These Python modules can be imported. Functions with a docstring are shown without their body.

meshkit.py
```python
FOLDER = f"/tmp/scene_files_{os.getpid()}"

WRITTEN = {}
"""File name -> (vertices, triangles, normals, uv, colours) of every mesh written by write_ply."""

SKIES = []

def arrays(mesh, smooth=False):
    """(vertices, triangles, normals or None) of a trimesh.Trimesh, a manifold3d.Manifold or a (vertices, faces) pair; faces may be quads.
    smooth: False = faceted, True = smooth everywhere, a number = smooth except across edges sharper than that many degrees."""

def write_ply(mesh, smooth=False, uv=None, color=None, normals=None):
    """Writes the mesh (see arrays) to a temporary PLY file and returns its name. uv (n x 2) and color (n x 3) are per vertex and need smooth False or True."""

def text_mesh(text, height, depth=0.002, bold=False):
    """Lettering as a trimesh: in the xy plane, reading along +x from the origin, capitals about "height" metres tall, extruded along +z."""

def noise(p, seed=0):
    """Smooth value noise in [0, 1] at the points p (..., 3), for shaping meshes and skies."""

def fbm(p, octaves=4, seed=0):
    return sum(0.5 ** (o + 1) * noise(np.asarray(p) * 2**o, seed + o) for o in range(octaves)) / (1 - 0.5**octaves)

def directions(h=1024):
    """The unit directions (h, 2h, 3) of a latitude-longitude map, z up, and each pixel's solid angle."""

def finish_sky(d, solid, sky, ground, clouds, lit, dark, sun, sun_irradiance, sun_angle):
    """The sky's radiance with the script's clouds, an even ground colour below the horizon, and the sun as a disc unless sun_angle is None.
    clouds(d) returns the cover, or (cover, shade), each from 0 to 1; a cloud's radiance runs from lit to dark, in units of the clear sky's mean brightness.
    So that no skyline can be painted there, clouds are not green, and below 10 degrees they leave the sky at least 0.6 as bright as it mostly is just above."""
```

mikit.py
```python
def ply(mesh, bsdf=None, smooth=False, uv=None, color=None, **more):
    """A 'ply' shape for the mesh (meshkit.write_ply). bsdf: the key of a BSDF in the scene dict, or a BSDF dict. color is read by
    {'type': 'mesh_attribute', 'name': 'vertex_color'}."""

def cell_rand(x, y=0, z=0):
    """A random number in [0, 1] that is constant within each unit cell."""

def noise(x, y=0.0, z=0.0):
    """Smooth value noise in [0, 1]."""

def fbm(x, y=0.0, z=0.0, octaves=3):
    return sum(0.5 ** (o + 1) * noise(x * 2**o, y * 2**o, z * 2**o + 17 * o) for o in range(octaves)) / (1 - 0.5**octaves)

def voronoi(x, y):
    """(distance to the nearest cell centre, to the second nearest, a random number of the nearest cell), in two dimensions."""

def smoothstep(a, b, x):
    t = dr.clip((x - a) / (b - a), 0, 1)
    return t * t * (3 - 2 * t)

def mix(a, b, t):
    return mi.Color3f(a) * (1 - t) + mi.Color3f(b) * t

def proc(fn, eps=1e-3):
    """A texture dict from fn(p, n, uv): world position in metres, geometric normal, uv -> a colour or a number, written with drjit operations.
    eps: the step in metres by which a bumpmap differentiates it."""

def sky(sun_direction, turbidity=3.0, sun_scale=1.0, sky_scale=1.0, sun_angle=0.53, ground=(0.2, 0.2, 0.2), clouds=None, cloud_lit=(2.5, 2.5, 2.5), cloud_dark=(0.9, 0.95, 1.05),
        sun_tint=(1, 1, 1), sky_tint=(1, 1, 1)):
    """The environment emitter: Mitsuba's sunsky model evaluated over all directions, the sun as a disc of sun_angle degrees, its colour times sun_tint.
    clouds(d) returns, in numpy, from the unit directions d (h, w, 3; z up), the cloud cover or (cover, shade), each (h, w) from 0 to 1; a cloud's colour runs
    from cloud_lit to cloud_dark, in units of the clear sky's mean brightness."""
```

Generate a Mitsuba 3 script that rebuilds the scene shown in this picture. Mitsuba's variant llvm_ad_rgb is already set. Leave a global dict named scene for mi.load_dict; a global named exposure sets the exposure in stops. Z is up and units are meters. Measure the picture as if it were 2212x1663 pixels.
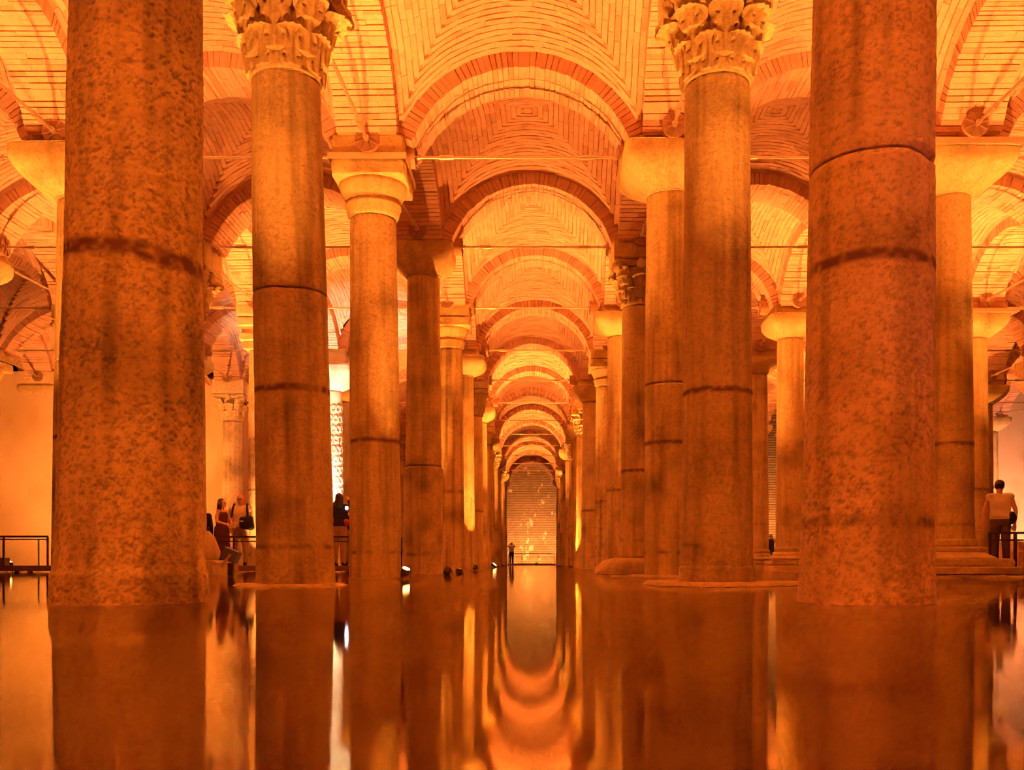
import math, random
import numpy as np, trimesh, manifold3d
import mitsuba as mi, mikit, meshkit
from meshkit import noise, fbm
T = mi.ScalarTransform4f
scene, labels = {}, {}
rng = np.random.default_rng(7)
W_PX, H_PX, F_PX, VX, VY, CAM_Z = 2212, 1663, 2000.0, 1148.0, 1213.0, 0.27

# ------------------------------------------------------------------ camera, lamps, exposure
exposure = 3.35
scene['camera'] = {'type': 'perspective', 'fov': math.degrees(2 * math.atan(W_PX / 2 / F_PX)), 'fov_axis': 'x', 'near_clip': 0.05, 'far_clip': 300.0,
                   'to_world': T().look_at(origin=[0, 0, CAM_Z], target=[0, 10, CAM_Z], up=[0, 0, 1]),
                   'principal_point_offset_x': (W_PX / 2 - VX) / W_PX, 'principal_point_offset_y': (H_PX / 2 - VY) / H_PX}
WARM = np.array([1.0, 0.272, 0.042])
AMBER = np.array([1.0, 0.36, 0.08])
WHITE = np.array([1.0, 0.93, 0.62])
# (x, y, aim dx, aim dy at 8 m above, power, cone half angle, tint); every lamp stands at a column's foot just above the water
LAMPS = []
def lamp(x, y, dx, dy, power, cone=44, tint=WARM, z=0.2):
    n = len(LAMPS)
    LAMPS.append((x, y, dx, dy, z))
    scene[f'beam_{n:03d}'] = {'type': 'spot', 'to_world': T().look_at(origin=[x, y, z], target=[x + dx, y + dy, z + 8], up=[0, 1, 0]),
                              'intensity': {'type': 'rgb', 'value': (tint * power).tolist()}, 'cutoff_angle': float(cone), 'beam_width': float(cone * 0.45)}
P0 = 44.0
LAMP_LIST = [   # x, y, aim dx, dy, strength, cone
    (-1.93, 14.85, 1.9, -1.5, 1.25, 36), (-1.75, 22.4, 1.8, 0.4, 1.25, 36), (-1.75, 30.2, 1.8, 0.0, 1.3, 36), (1.75, 41.0, -1.8, -0.3, 1.7, 38), (-1.7, 54.0, 1.7, -0.3, 1.9, 42), (1.7, 68, -1.7, -0.3, 1.9, 42),
    (-3.3, 12.2, -1.7, 0.8, 1.1, 36), (-3.3, 24.6, -2.0, 0.2, 1.2, 38), (-3.4, 37, -2, 0, 1.1, 50),
    (4.2, 12.0, 0.9, 0.8, 1.1, 36), (3.3, 24.4, 1.8, 0.2, 1.2, 38), (3.4, 40, 2, 0, 1.4, 52),
    (-9.2, 13.6, -1.0, 1.2, 1.1, 36), (-8.6, 23.0, -1.4, 0.3, 1.5, 40), (9.0, 13.6, 1.0, 1.2, 1.1, 36), (8.9, 22.6, 1.0, 0.0, 1.5, 38), (8.2, 34.0, 1.6, 1.0, 1.4, 50),
    (13.9, 23.0, 1.0, 0.2, 1.5, 40), (13.6, 38.0, 2.5, 1.0, 1.6, 54),
    (-2.95, 8.0, 0.3, 3.05, 0.46, 15), (2.6, 7.6, -0.57, 3.5, 0.5, 15),
    (-1.6, 2.6, 1.6, -0.6, 1.9, 36), (-1.5, -6.0, 1.6, -1.0, 1.9, 46), (6.6, 1.5, 1.0, -1.0, 2.0, 44), (-6.6, 1.5, -1.0, -1.0, 2.0, 44),
]
for a in LAMP_LIST:
    lamp(*a[:4], P0 * a[4], a[5])
# floodlights aimed at single things: the plaster wall, two carved columns, the far wall, the pale wall on the right
def flood(pos, target, power, cone, tint):
    n = len(LAMPS)
    LAMPS.append((*pos[:2], 0, 0, pos[2]))
    scene[f'beam_{n:03d}'] = {'type': 'spot', 'to_world': T().look_at(origin=list(pos), target=list(target), up=[0.01, 0.02, 1]),
                              'intensity': {'type': 'rgb', 'value': (np.array(tint) * power / 16).tolist()}, 'cutoff_angle': float(cone), 'beam_width': float(cone * 0.5)}
flood((-14.6, 28.6, 0.3), (-16.2, 35.4, 5.0), 720, 50, WARM)
flood((5.2, 2.4, 0.4), (2.85, 6.18, 2.3), 1.6, 17, (0.30, 0.30, 1.0))
flood((-6.55, 28.9, 0.35), (-6.72, 31.0, 4.7), 760, 27, WHITE)
flood((12.4, 52.0, 0.3), (13.2, 56.0, 4.0), 260, 50, AMBER)
flood((-7.0, 24.6, 0.35), (-7.48, 25.8, 3.2), 110, 50, AMBER)
flood((0.4, 76.5, 0.3), (0.3, 81, 2.6), 330, 60, AMBER)
flood((22.5, 43.5, 0.3), (24.2, 48, 3.5), 520, 62, np.array([1.0, 0.36, 0.17]))

# ------------------------------------------------------------------ materials
def rgb(*c):
    return {'type': 'rgb', 'value': list(c)}
# the stone's and the bricks' tone lies in the meshes' uv: u = how pale, v = how rusty (stone) or how burnt (brick)
TINTS = {'mat_stone': ((0.62, 0.475, 0.22), 0.28), 'mat_stone_pitted': ((0.64, 0.49, 0.21), 0.48), 'mat_stone_red': ((0.68, 0.485, 0.26), 0.36), 'mat_stone_hewn': ((0.82, 0.66, 0.45), 0.3),
         'mat_stone_white': ((0.84, 0.77, 0.60), 0.1), 'mat_stone_pale': ((0.78, 0.64, 0.42), 0.4)}
def stone_fn(tint, pock):
    def fn(p, n, uv):
        m = mikit.dr.maximum(uv.x, 0.02)
        a, b = p.x * 0.83 + p.z * 0.46, p.z * 0.80 - p.x * 0.42 + p.y * 0.35
        grain = mikit.noise(a * 85, p.y * 85, b * 72) * 0.55 + mikit.noise(b * 33 + 7, p.y * 31, a * 27) * 0.45
        where = mikit.fbm(p.x * 2.1 + 5, p.y * 2.1, p.z * 1.3, octaves=3)
        m = m * (1 - pock * mikit.smoothstep(0.42, 0.80, grain * 0.72 + where * 0.28)) * (1 + 0.3 * pock)
        c = mi.Color3f(tint[0] * m, tint[1] * mikit.dr.power(m, 1.15), tint[2] * mikit.dr.power(m, 1.35))
        return mikit.mix(c, (0.17, 0.065, 0.03), uv.y)
    return fn
for mat, (tint, pock) in TINTS.items():
    scene[mat] = {'type': 'twosided', 'b': {'type': 'principled', 'base_color': mikit.proc(stone_fn(tint, pock)), 'roughness': 0.62, 'specular': 0.35}}
def rough_tone(p):
    """Lime wash, soot and grain on the masonry."""
    g = mikit.noise(p.x * 46 + p.y * 13, p.y * 44 - p.z * 11, p.z * 47)
    f = mikit.fbm(p.x * 7 + p.z * 2, p.y * 7, p.z * 7, octaves=3)
    return 0.80 + 0.20 * g + 0.22 * (f - 0.3)
def brick_fn(p, n, uv):
    m = uv.x * rough_tone(p)
    return mikit.mix(mi.Color3f(0.83, 0.56, 0.43) * m, mi.Color3f(0.62, 0.34, 0.20) * m, uv.y)
def mortar_fn(p, n, uv):
    return mi.Color3f(0.57, 0.335, 0.19) * rough_tone(p)
scene['mat_brick'] = {'type': 'twosided', 'b': {'type': 'diffuse', 'reflectance': mikit.proc(brick_fn)}}
scene['mat_mortar'] = {'type': 'twosided', 'b': {'type': 'diffuse', 'reflectance': mikit.proc(mortar_fn)}}
scene['mat_steel'] = {'type': 'twosided', 'b': {'type': 'principled', 'base_color': rgb(0.80, 0.66, 0.5), 'roughness': 0.34, 'metallic': 0.85}}
scene['mat_plate'] = {'type': 'twosided', 'b': {'type': 'principled', 'base_color': rgb(0.38, 0.22, 0.12), 'roughness': 0.45, 'metallic': 0.25}}
scene['mat_dark'] = {'type': 'twosided', 'b': {'type': 'principled', 'base_color': rgb(0.06, 0.04, 0.03), 'roughness': 0.5}}
def plaster(p, n, uv):
    a = mikit.fbm(p.x * 0.5, p.y * 0.5, p.z * 0.35, octaves=4)
    b = mikit.fbm(p.x * 2.5, p.y * 2.5, p.z * 0.7, octaves=3)
    return mikit.mix((0.80, 0.62, 0.42), (0.56, 0.36, 0.20), mikit.smoothstep(0.45, 0.8, a) * 0.6 + mikit.smoothstep(0.6, 0.85, b) * 0.35)
scene['mat_plaster'] = {'type': 'twosided', 'b': {'type': 'diffuse', 'reflectance': mikit.proc(plaster)}}
def far_brick(p, n, uv):
    row = p.z / 0.15
    f = row - mikit.mi.Float(0) - mikit.dr.floor(row)
    col = (p.x + mikit.dr.floor(row) * 0.19) / 0.36
    joint = mikit.smoothstep(0.55, 0.75, f)
    v = mikit.cell_rand(mikit.dr.floor(col), mikit.dr.floor(row))
    fl = mikit.fbm(p.x * 3.3, p.z * 2.0, 3.0, octaves=3)
    c = mikit.mix((0.60, 0.40, 0.26), (0.74, 0.52, 0.36), v)
    c = mikit.mix(c, (0.30, 0.17, 0.09), joint)
    c = mikit.mix(c, (0.42, 0.25, 0.14), mikit.smoothstep(0.52, 0.75, mikit.fbm(p.x * 0.9, p.z * 0.12, 9.0, octaves=3)) * 0.6)
    return mikit.mix(c, (0.95, 0.85, 0.66), mikit.smoothstep(0.70, 0.76, fl))
scene['mat_far_brick'] = {'type': 'twosided', 'b': {'type': 'diffuse', 'reflectance': mikit.proc(far_brick)}}
def silt(p, n, uv):
    a = mikit.fbm(p.x * 1.2, p.y * 1.2, 0.0, octaves=4)
    return mikit.mix((0.50, 0.33, 0.19), (0.22, 0.13, 0.07), mikit.smoothstep(0.35, 0.7, a))
scene['mat_floor'] = {'type': 'diffuse', 'reflectance': mikit.proc(silt)}
def ripples(p, n, uv):
    return mikit.noise(p.x * 1.3, p.y * 0.8, 0.3) * 1.0 + mikit.noise(p.x * 4.5 + 3, p.y * 2.6, 4.3) * 0.18
scene['mat_water'] = {'type': 'bumpmap', 'arbitrary': mikit.proc(ripples, 0.01), 'scale': 0.0006,
                      'b': {'type': 'blendbsdf', 'weight': 0.42, 'a': {'type': 'roughdielectric', 'int_ior': 1.33, 'ext_ior': 1.0, 'alpha': 0.004, 'specular_transmittance': rgb(0.9, 0.55, 0.30)},
                            'c': {'type': 'twosided', 'm': {'type': 'roughconductor', 'alpha': 0.004, 'material': 'none', 'specular_reflectance': rgb(0.92, 0.74, 0.55)}}}}

# ------------------------------------------------------------------ helpers
def key(name):
    """name, or name_001 and so on when the name is taken by a thing or a part."""
    if name not in USED:
        USED.add(name)
        return name
    n = COUNT.get(name, 0) + 1
    while f'{name}_{n:03d}' in USED:
        n += 1
    COUNT[name] = n
    USED.add(f'{name}_{n:03d}')
    return f'{name}_{n:03d}'
USED, COUNT = set(), {}
def tag(k, label, category=None, group=None, kind=None):
    labels[k] = {a: b for a, b in (('label', label), ('category', category), ('group', group), ('kind', kind)) if b}
def put(k, mesh, bsdf, smooth=False, tone=None):
    if tone is not None and np.ndim(tone) == 1:
        tone = np.tile(tone, (len(mesh[0]), 1))
    scene[k] = mikit.ply(mesh, bsdf, smooth=smooth, uv=tone)
    return k
BOXF = np.array([[0, 1, 2, 3], [7, 6, 5, 4], [0, 4, 5, 1], [1, 5, 6, 2], [2, 6, 7, 3], [3, 7, 4, 0]])
def boxes(P):
    """(n, 8, 3) corner points -> (vertices, triangles); 0-3 the seen face, 4-7 the face behind it."""
    P = np.asarray(P, float)
    f = (BOXF[None] + 8 * np.arange(len(P))[:, None, None]).reshape(-1, 4)
    return P.reshape(-1, 3), np.vstack([f[:, [0, 1, 2]], f[:, [0, 2, 3]]])
def box(x0, x1, y0, y1, z0, z1):
    c = np.array([[x0, y0, z0], [x1, y0, z0], [x1, y1, z0], [x0, y1, z0], [x0, y0, z1], [x1, y0, z1], [x1, y1, z1], [x0, y1, z1]])
    return boxes([c])
def join(ms):
    v, f, n = [], [], 0
    for a, b in ms:
        v.append(a); f.append(np.asarray(b) + n); n += len(a)
    return np.vstack(v), np.vstack(f)
def tri(m):
    return np.asarray(m.vertices), np.asarray(m.faces)
def rod_mesh(p, q, r, n=10):
    m = trimesh.creation.cylinder(radius=r, segment=[p, q], sections=n)
    return tri(m)
def grid_faces(nu, nv, wrap=False):
    """Quads of a (nv, nu) grid; wrap closes it in u."""
    i, j = np.meshgrid(np.arange(nv - 1), np.arange(nu if wrap else nu - 1), indexing='ij')
    a, b = i * nu + j, i * nu + (j + 1) % nu
    q = np.stack([a, b, b + nu, a + nu], -1).reshape(-1, 4)
    return np.vstack([q[:, [0, 1, 2]], q[:, [0, 2, 3]]])
def lathe(profile, n=48, center=(0, 0)):
    """profile [(r, z)] from the bottom up, closed by caps."""
    pr = np.asarray(profile, float)
    a = np.arange(n) * 2 * np.pi / n
    v = np.stack([center[0] + pr[:, :1] * np.cos(a), center[1] + pr[:, :1] * np.sin(a), np.repeat(pr[:, 1:], n, 1)], -1).reshape(-1, 3)
    f = grid_faces(n, len(pr), True)
    b, t = len(v), len(v) + 1
    v = np.vstack([v, [[center[0], center[1], pr[0, 1]], [center[0], center[1], pr[-1, 1]]]])
    j = np.arange(n); top = (len(pr) - 1) * n
    f = np.vstack([f, np.stack([(j + 1) % n, j, np.full(n, b)], 1), np.stack([top + j, top + (j + 1) % n, np.full(n, t)], 1)])
    return v, f
def px(u, v, d):
    return np.array([(u - VX) * d / F_PX, d, CAM_Z + (VY - v) * d / F_PX])

# ------------------------------------------------------------------ the grid of columns
ROW_Y = [1.3, 6.18, 10.71, 15.75, 20.7, 25.8, 31.0, 36.1, 41.2, 46.3, 51.4, 56.5, 61.6, 66.7, 71.8, 76.9]
SEEN = {(1, 0): 290, (2, 0): 630, (3, 0): 810, (4, 0): 915, (5, 0): 971, (6, 0): 999, (7, 0): 1022, (8, 0): 1034,
        (1, 1): 1878, (2, 1): 1549, (3, 1): 1444, (4, 1): 1379, (5, 1): 1341, (6, 1): 1311, (7, 1): 1279, (8, 1): 1264,
        (3, 2): 2055, (4, 2): 1868, (5, 2): 1707, (6, 2): 1634, (7, 2): 1547,
        (6, -3): -30, (7, -3): 98, (7, -4): -175, (6, -4): -340, (5, -3): -230, (3, -1): 168, (4, -1): 404, (5, -1): 568, (6, -1): 715, (7, -1): 752, (5, -2): 180, (7, -2): 502, (5, 3): 2102, (7, 4): 2122, (9, 3): 1632, (8, 5): 2285, (9, 5): 2138}
def col_xy(k, j):
    y = ROW_Y[k] if 0 <= k < len(ROW_Y) else 81.6 if k > 0 else 1.3 + 4.9 * k
    if (k, j) in SEEN:
        return np.array([(SEEN[k, j] - VX) * y / F_PX, y])
    for s in (1, 2, 3):
        jj = j - s if j > 1 else j + s
        if (k, jj) in SEEN and j not in (0, 1):
            return np.array([(SEEN[k, jj] - VX) * y / F_PX + (4.9 * s if j > 1 else -4.9 * s), y])
    return np.array([-2.42 + 4.87 * j - 0.12 * (k < 3) + (0.05 if j < 0 else 0), y])
def crown(k):
    return 8.42 if k <= 3 else 8.5 if k == 4 else 8.64
CAP_TOP = {}
NROW = len(ROW_Y)
def frustum(x, y, pad=0.0):
    return y > 0.3 and -1148 / 2000 * y - pad < x < 1064 / 2000 * y + pad
WALLED = lambda k, j: (k >= 8 and j <= -2) or (k >= 7 and j <= -4)          # shut off behind the plaster wall on the left
COLS = [(k, j) for k in range(1, NROW) for j in range(-4, 7)
        if frustum(*col_xy(k, j), 1.2 + 0.4 * (k < 4)) and not WALLED(k, j) and not (k >= 9 and j not in (-2, -1, 0, 1, 2, 3)) and not (k >= 10 and j not in (-1, 0, 1, 2)) and not (k >= 8 and j >= 6)]
COLS.append((9, 5))
COLSET = set(COLS)
SPRING = 7.24
CAPS = {}
# ------------------------------------------------------------------ columns
def stone_tone(P, ang, seed, dark=0.0, streak=1.0):
    """(how pale, how rusty) of worn marble at the points P: vertical run-off streaks, blotches and fine grain."""
    r = 3.2 * ang
    s = fbm(np.stack([r * 1.3, P[:, 2] * 0.55, np.full(len(P), seed * 3.1)], 1), 4, seed)
    b = fbm(P * 1.3 + seed * 11, 4, seed + 5)
    g = noise(P * 42, seed + 9)
    m = 1.0 - 0.42 * streak * np.clip((s - 0.46) * 2.8, 0, 1) - 0.45 * np.clip((b - 0.5) * 3, 0, 1) - dark
    m *= 0.86 + 0.18 * g + 0.12 * noise(P * 95, seed + 12)
    return np.stack([np.clip(m, 0.16, 1.12), np.zeros(len(P))], 1)
def shaft(cx, z0, z1, rad, lean, nseg, nz, seed, rough=0.3, bands=(), tilt=0.0, dense=None, streak=1.0, notch=None):
    """One drum: a worn, pitted, slightly tapering cylinder with closed ends. rad(z), lean(z) -> (x, y) of the axis."""
    zs = np.linspace(z0, z1, nz)
    if dense is not None and z1 > dense:
        zs = np.concatenate([np.linspace(z0, dense, nz), np.linspace(dense, z1, max(6, nz // 12))[1:]])
    nzz = len(zs)
    q = np.arange(nseg) * 2.0 / nseg - 1
    a = -np.pi / 2 + np.pi * (0.6 * q + 0.4 * q ** 3)          # finer on the side towards the camera
    A, Z = np.meshgrid(a, zs)
    R = rad(Z)
    P = np.stack([np.cos(A) * R, np.sin(A) * R, Z], -1).reshape(-1, 3)
    Q = P + np.array([seed * 7.3, seed * 3.7, 0])
    lump = fbm(Q * np.array([1.6, 1.6, 0.9]), 3, seed) - 0.5
    tool = noise(Q * np.array([26, 26, 34]), seed + 2)
    pit = 0.72 * noise(Q * np.array([50, 50, 46]), seed + 3) + 0.28 * noise(Q * np.array([22, 22, 20]), seed + 33)
    where = np.clip((fbm(Q * 0.9, 2, seed + 4) - 0.36) * 3, 0.15 if rough < 0.7 else 0.55, 1)
    pits = np.clip((pit - 0.575) * 6, 0, 1) * where
    edge = np.minimum((Z - z0).ravel(), (z1 - Z).ravel())
    chip = np.clip(1 - edge / 0.035, 0, 1) * (0.25 + 0.75 * noise(Q * 8, seed + 6))
    disp = 0.022 * lump + rough * (0.006 * (tool - 0.5) - 0.0075 * pits) - 0.012 * chip
    if notch:                   # a broken-out piece along the joint: (angle, half width, height of the joint)
        da = np.abs(A.ravel() - notch[0]) / notch[1]
        disp = disp - 0.05 * np.clip(1.3 - da, 0, 1) * np.clip(1 - np.abs(Z.ravel() - notch[2]) / (0.02 + 0.05 * noise(Q * 9, seed + 20)), 0, 1)
    Rn = (R.ravel() + disp)
    L = lean(Z.ravel())
    V = np.stack([cx[0] + L[0] + np.cos(A.ravel()) * Rn, cx[1] + L[1] + np.sin(A.ravel()) * Rn, Z.ravel()], 1)
    col = stone_tone(Q, A.ravel(), seed, streak=streak)
    col[:, 0] *= 1 - np.minimum(0.42 * rough, 0.5) * pits
    for zb, half, strength in bands:
        zz = Z.ravel() - zb - tilt * np.cos(A.ravel()) + 0.05 * (fbm(Q * 5, 3, seed + 7) - 0.5)
        m = np.clip((half - np.abs(zz)) / (half * 0.6), 0, 1) * np.clip(0.6 + 1.3 * (noise(Q * 22, seed + 8) - 0.25), 0, 1) * strength
        m *= np.clip(fbm(np.stack([3.0 * A.ravel(), A.ravel() * 0, Z.ravel() * 0 + zb * 5 + seed], 1), 2, seed) * 3.0 - (0.2 if strength > 0.8 else 0.95), 0, 1)
        col[:, 1] = np.maximum(col[:, 1], m)
    f = grid_faces(nseg, nzz, True)
    b, t = len(V), len(V) + 1
    V = np.vstack([V, [[cx[0] + lean(np.array([z0]))[0][0], cx[1], z0], [cx[0] + lean(np.array([z1]))[0][0], cx[1], z1]]])
    col = np.vstack([col, [[0.5, 0], [0.5, 0]]])
    j = np.arange(nseg); top = (nzz - 1) * nseg
    f = np.vstack([f, np.stack([(j + 1) % nseg, j, np.full(nseg, b)], 1), np.stack([top + j, top + (j + 1) % nseg, np.full(nseg, t)], 1)])
    return (V, f), col
def weather(mesh, seed, amount=0.012, freq=6.0, dark=0.0):
    """Roughens a stone mesh and gives its colours."""
    v = np.array(mesh[0], float)
    c = v.mean(0)
    d = v - c
    d /= np.linalg.norm(d, axis=1, keepdims=True) + 1e-9
    v2 = v + d * (amount * (fbm(v * freq + seed * 5.1, 3, seed) - 0.5) * 2)[:, None]
    return (v2, mesh[1]), stone_tone(v, np.arctan2(v[:, 1] - c[1], v[:, 0] - c[0]), seed, dark, 0.6)
def loft_block(cx, rn, half, z0, z1, n=64, nz=18, power=1.0, lunate=False):
    """A capital that goes from a circle of radius rn to a square of the given half width."""
    a = np.arange(n) * 2 * np.pi / n
    rows = []
    for s in np.linspace(0, 1, nz):
        e = 2 + 14 * min(1, s * 1.35) ** 1.6
        sq = 1.0 / (np.abs(np.cos(a)) ** e + np.abs(np.sin(a)) ** e) ** (1 / e)
        g = s / 0.78 if s < 0.78 else 1.0
        r = (rn * 1.03) + (half - rn * 1.03) * math.sin(g * math.pi / 2) ** power
        if lunate:
            r = rn * 1.03 + (half - rn * 1.03) * (1 - (1 - g) ** 2.1)
        z = z0 + (z1 - z0) * s
        rows.append(np.stack([cx[0] + sq * r * np.cos(a), cx[1] + sq * r * np.sin(a), np.full(n, z)], 1))
    V = np.vstack(rows)
    f = grid_faces(n, nz, True)
    j = np.arange(n); top = (nz - 1) * n
    V = np.vstack([V, [[cx[0], cx[1], z0], [cx[0], cx[1], z1]]])
    f = np.vstack([f, np.stack([(j + 1) % n, j, np.full(n, len(V) - 2)], 1), np.stack([top + j, top + (j + 1) % n, np.full(n, len(V) - 1)], 1)])
    return V, f
def rough_block(x0, x1, y0, y1, z0, z1, seed, n=10, amount=0.02):
    """A hewn stone block with rounded, chipped edges."""
    m = trimesh.creation.box(extents=[x1 - x0, y1 - y0, z1 - z0])
    for _ in range(4 if n > 8 else 3 if n > 6 else 2):
        m = m.subdivide()
    v = np.array(m.vertices)
    h = np.array([x1 - x0, y1 - y0, z1 - z0]) / 2
    u = v / h
    near = np.sort(np.abs(u), axis=1)
    corner = np.clip((near[:, 1] - 0.86) / 0.14, 0, 1)
    v *= (1 - 0.03 * corner * (0.4 + 1.2 * noise(v * 7 + seed, seed)))[:, None]
    v += np.array([(x0 + x1) / 2, (y0 + y1) / 2, (z0 + z1) / 2])
    d = (v - [(x0 + x1) / 2, (y0 + y1) / 2, (z0 + z1) / 2])
    d /= np.linalg.norm(d, axis=1, keepdims=True)
    v += d * (amount * (fbm(v * 5 + seed, 3, seed) - 0.5) * 2)[:, None]
    return v, np.array(m.faces)
def leaf_mesh(cx, phi, zb, h, r0, r1, w, ns=30, nt=21, curl=0.09, thick=0.03, seed=0):
    """One acanthus leaf laid on the bell of a capital: fluted, with lobed edges, drilled eyes and a curled-over tip."""
    s, t = np.meshgrid(np.linspace(0, 1, ns), np.linspace(-1, 1, nt), indexing='ij')
    lobes = np.abs(np.sin(s * np.pi * 3.0))
    width = w * (0.80 + 0.55 * s - 0.75 * np.clip(s - 0.72, 0, 1) ** 1.3 * 2.2) * (0.80 + 0.20 * lobes)
    width = np.maximum(width, 0.02)
    bell = r0 + (r1 - r0) * s ** 1.5
    c = np.clip((s - 0.74) / 0.26, 0, 1)
    out = thick + curl * c ** 1.4
    z = zb + h * np.where(s < 0.84, s, 0.84 + (s - 0.84) * 0.55 - 1.3 * (np.clip(s - 0.9, 0, 1)) ** 1.0 * 0.5)
    flute = 0.012 * np.cos(t * np.pi * 4.0 * (0.7 + 0.3 * s)) * np.clip(s * 5, 0, 1)
    rib = 0.016 * np.exp(-(t / 0.16) ** 2) * (1 - c)
    edge = -thick * np.clip((np.abs(t) - 0.86) / 0.14, 0, 1)
    eyes = np.zeros_like(s)
    for se, te, ra in ((0.22, 0.55, 0.10), (0.48, 0.62, 0.11), (0.72, 0.50, 0.10)):
        for sg in (-1, 1):
            eyes += np.exp(-(((s - se) * 1.9) ** 2 + ((t - sg * te) * 0.62) ** 2) / (ra * 0.50) ** 2)
    r = bell + out + flute + rib + edge - 0.06 * np.clip(eyes * 1.15, 0, 1)
    an = phi + t * width / np.maximum(bell, 0.1)
    front = np.stack([cx[0] + r * np.cos(an), cx[1] + r * np.sin(an), z - 0.06 * c * t ** 2 * 0.6], -1).reshape(-1, 3)
    rb = np.minimum(bell + out - thick * 1.1 - 0.012, r - 0.006)
    back = np.stack([cx[0] + rb * np.cos(an), cx[1] + rb * np.sin(an), z - 0.012], -1).reshape(-1, 3)
    n = ns * nt
    f = grid_faces(nt, ns)
    V = np.vstack([front, back])
    rim = np.concatenate([np.arange(nt), np.arange(1, ns) * nt + nt - 1, (ns - 1) * nt + np.arange(nt - 2, -1, -1), np.arange(ns - 2, 0, -1) * nt])
    nx = np.roll(rim, -1)
    q = np.stack([rim, rim + n, nx + n, nx], 1)
    return V, np.vstack([f, f[:, ::-1] + n, q[:, [0, 1, 2]], q[:, [0, 2, 3]]])
def leaf_put(k, m, seed, mat):
    v = m[0]
    put(k, m, mat, True, stone_tone(v, np.arctan2(v[:, 1], v[:, 0]), seed, 0.0, 0.35))
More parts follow.
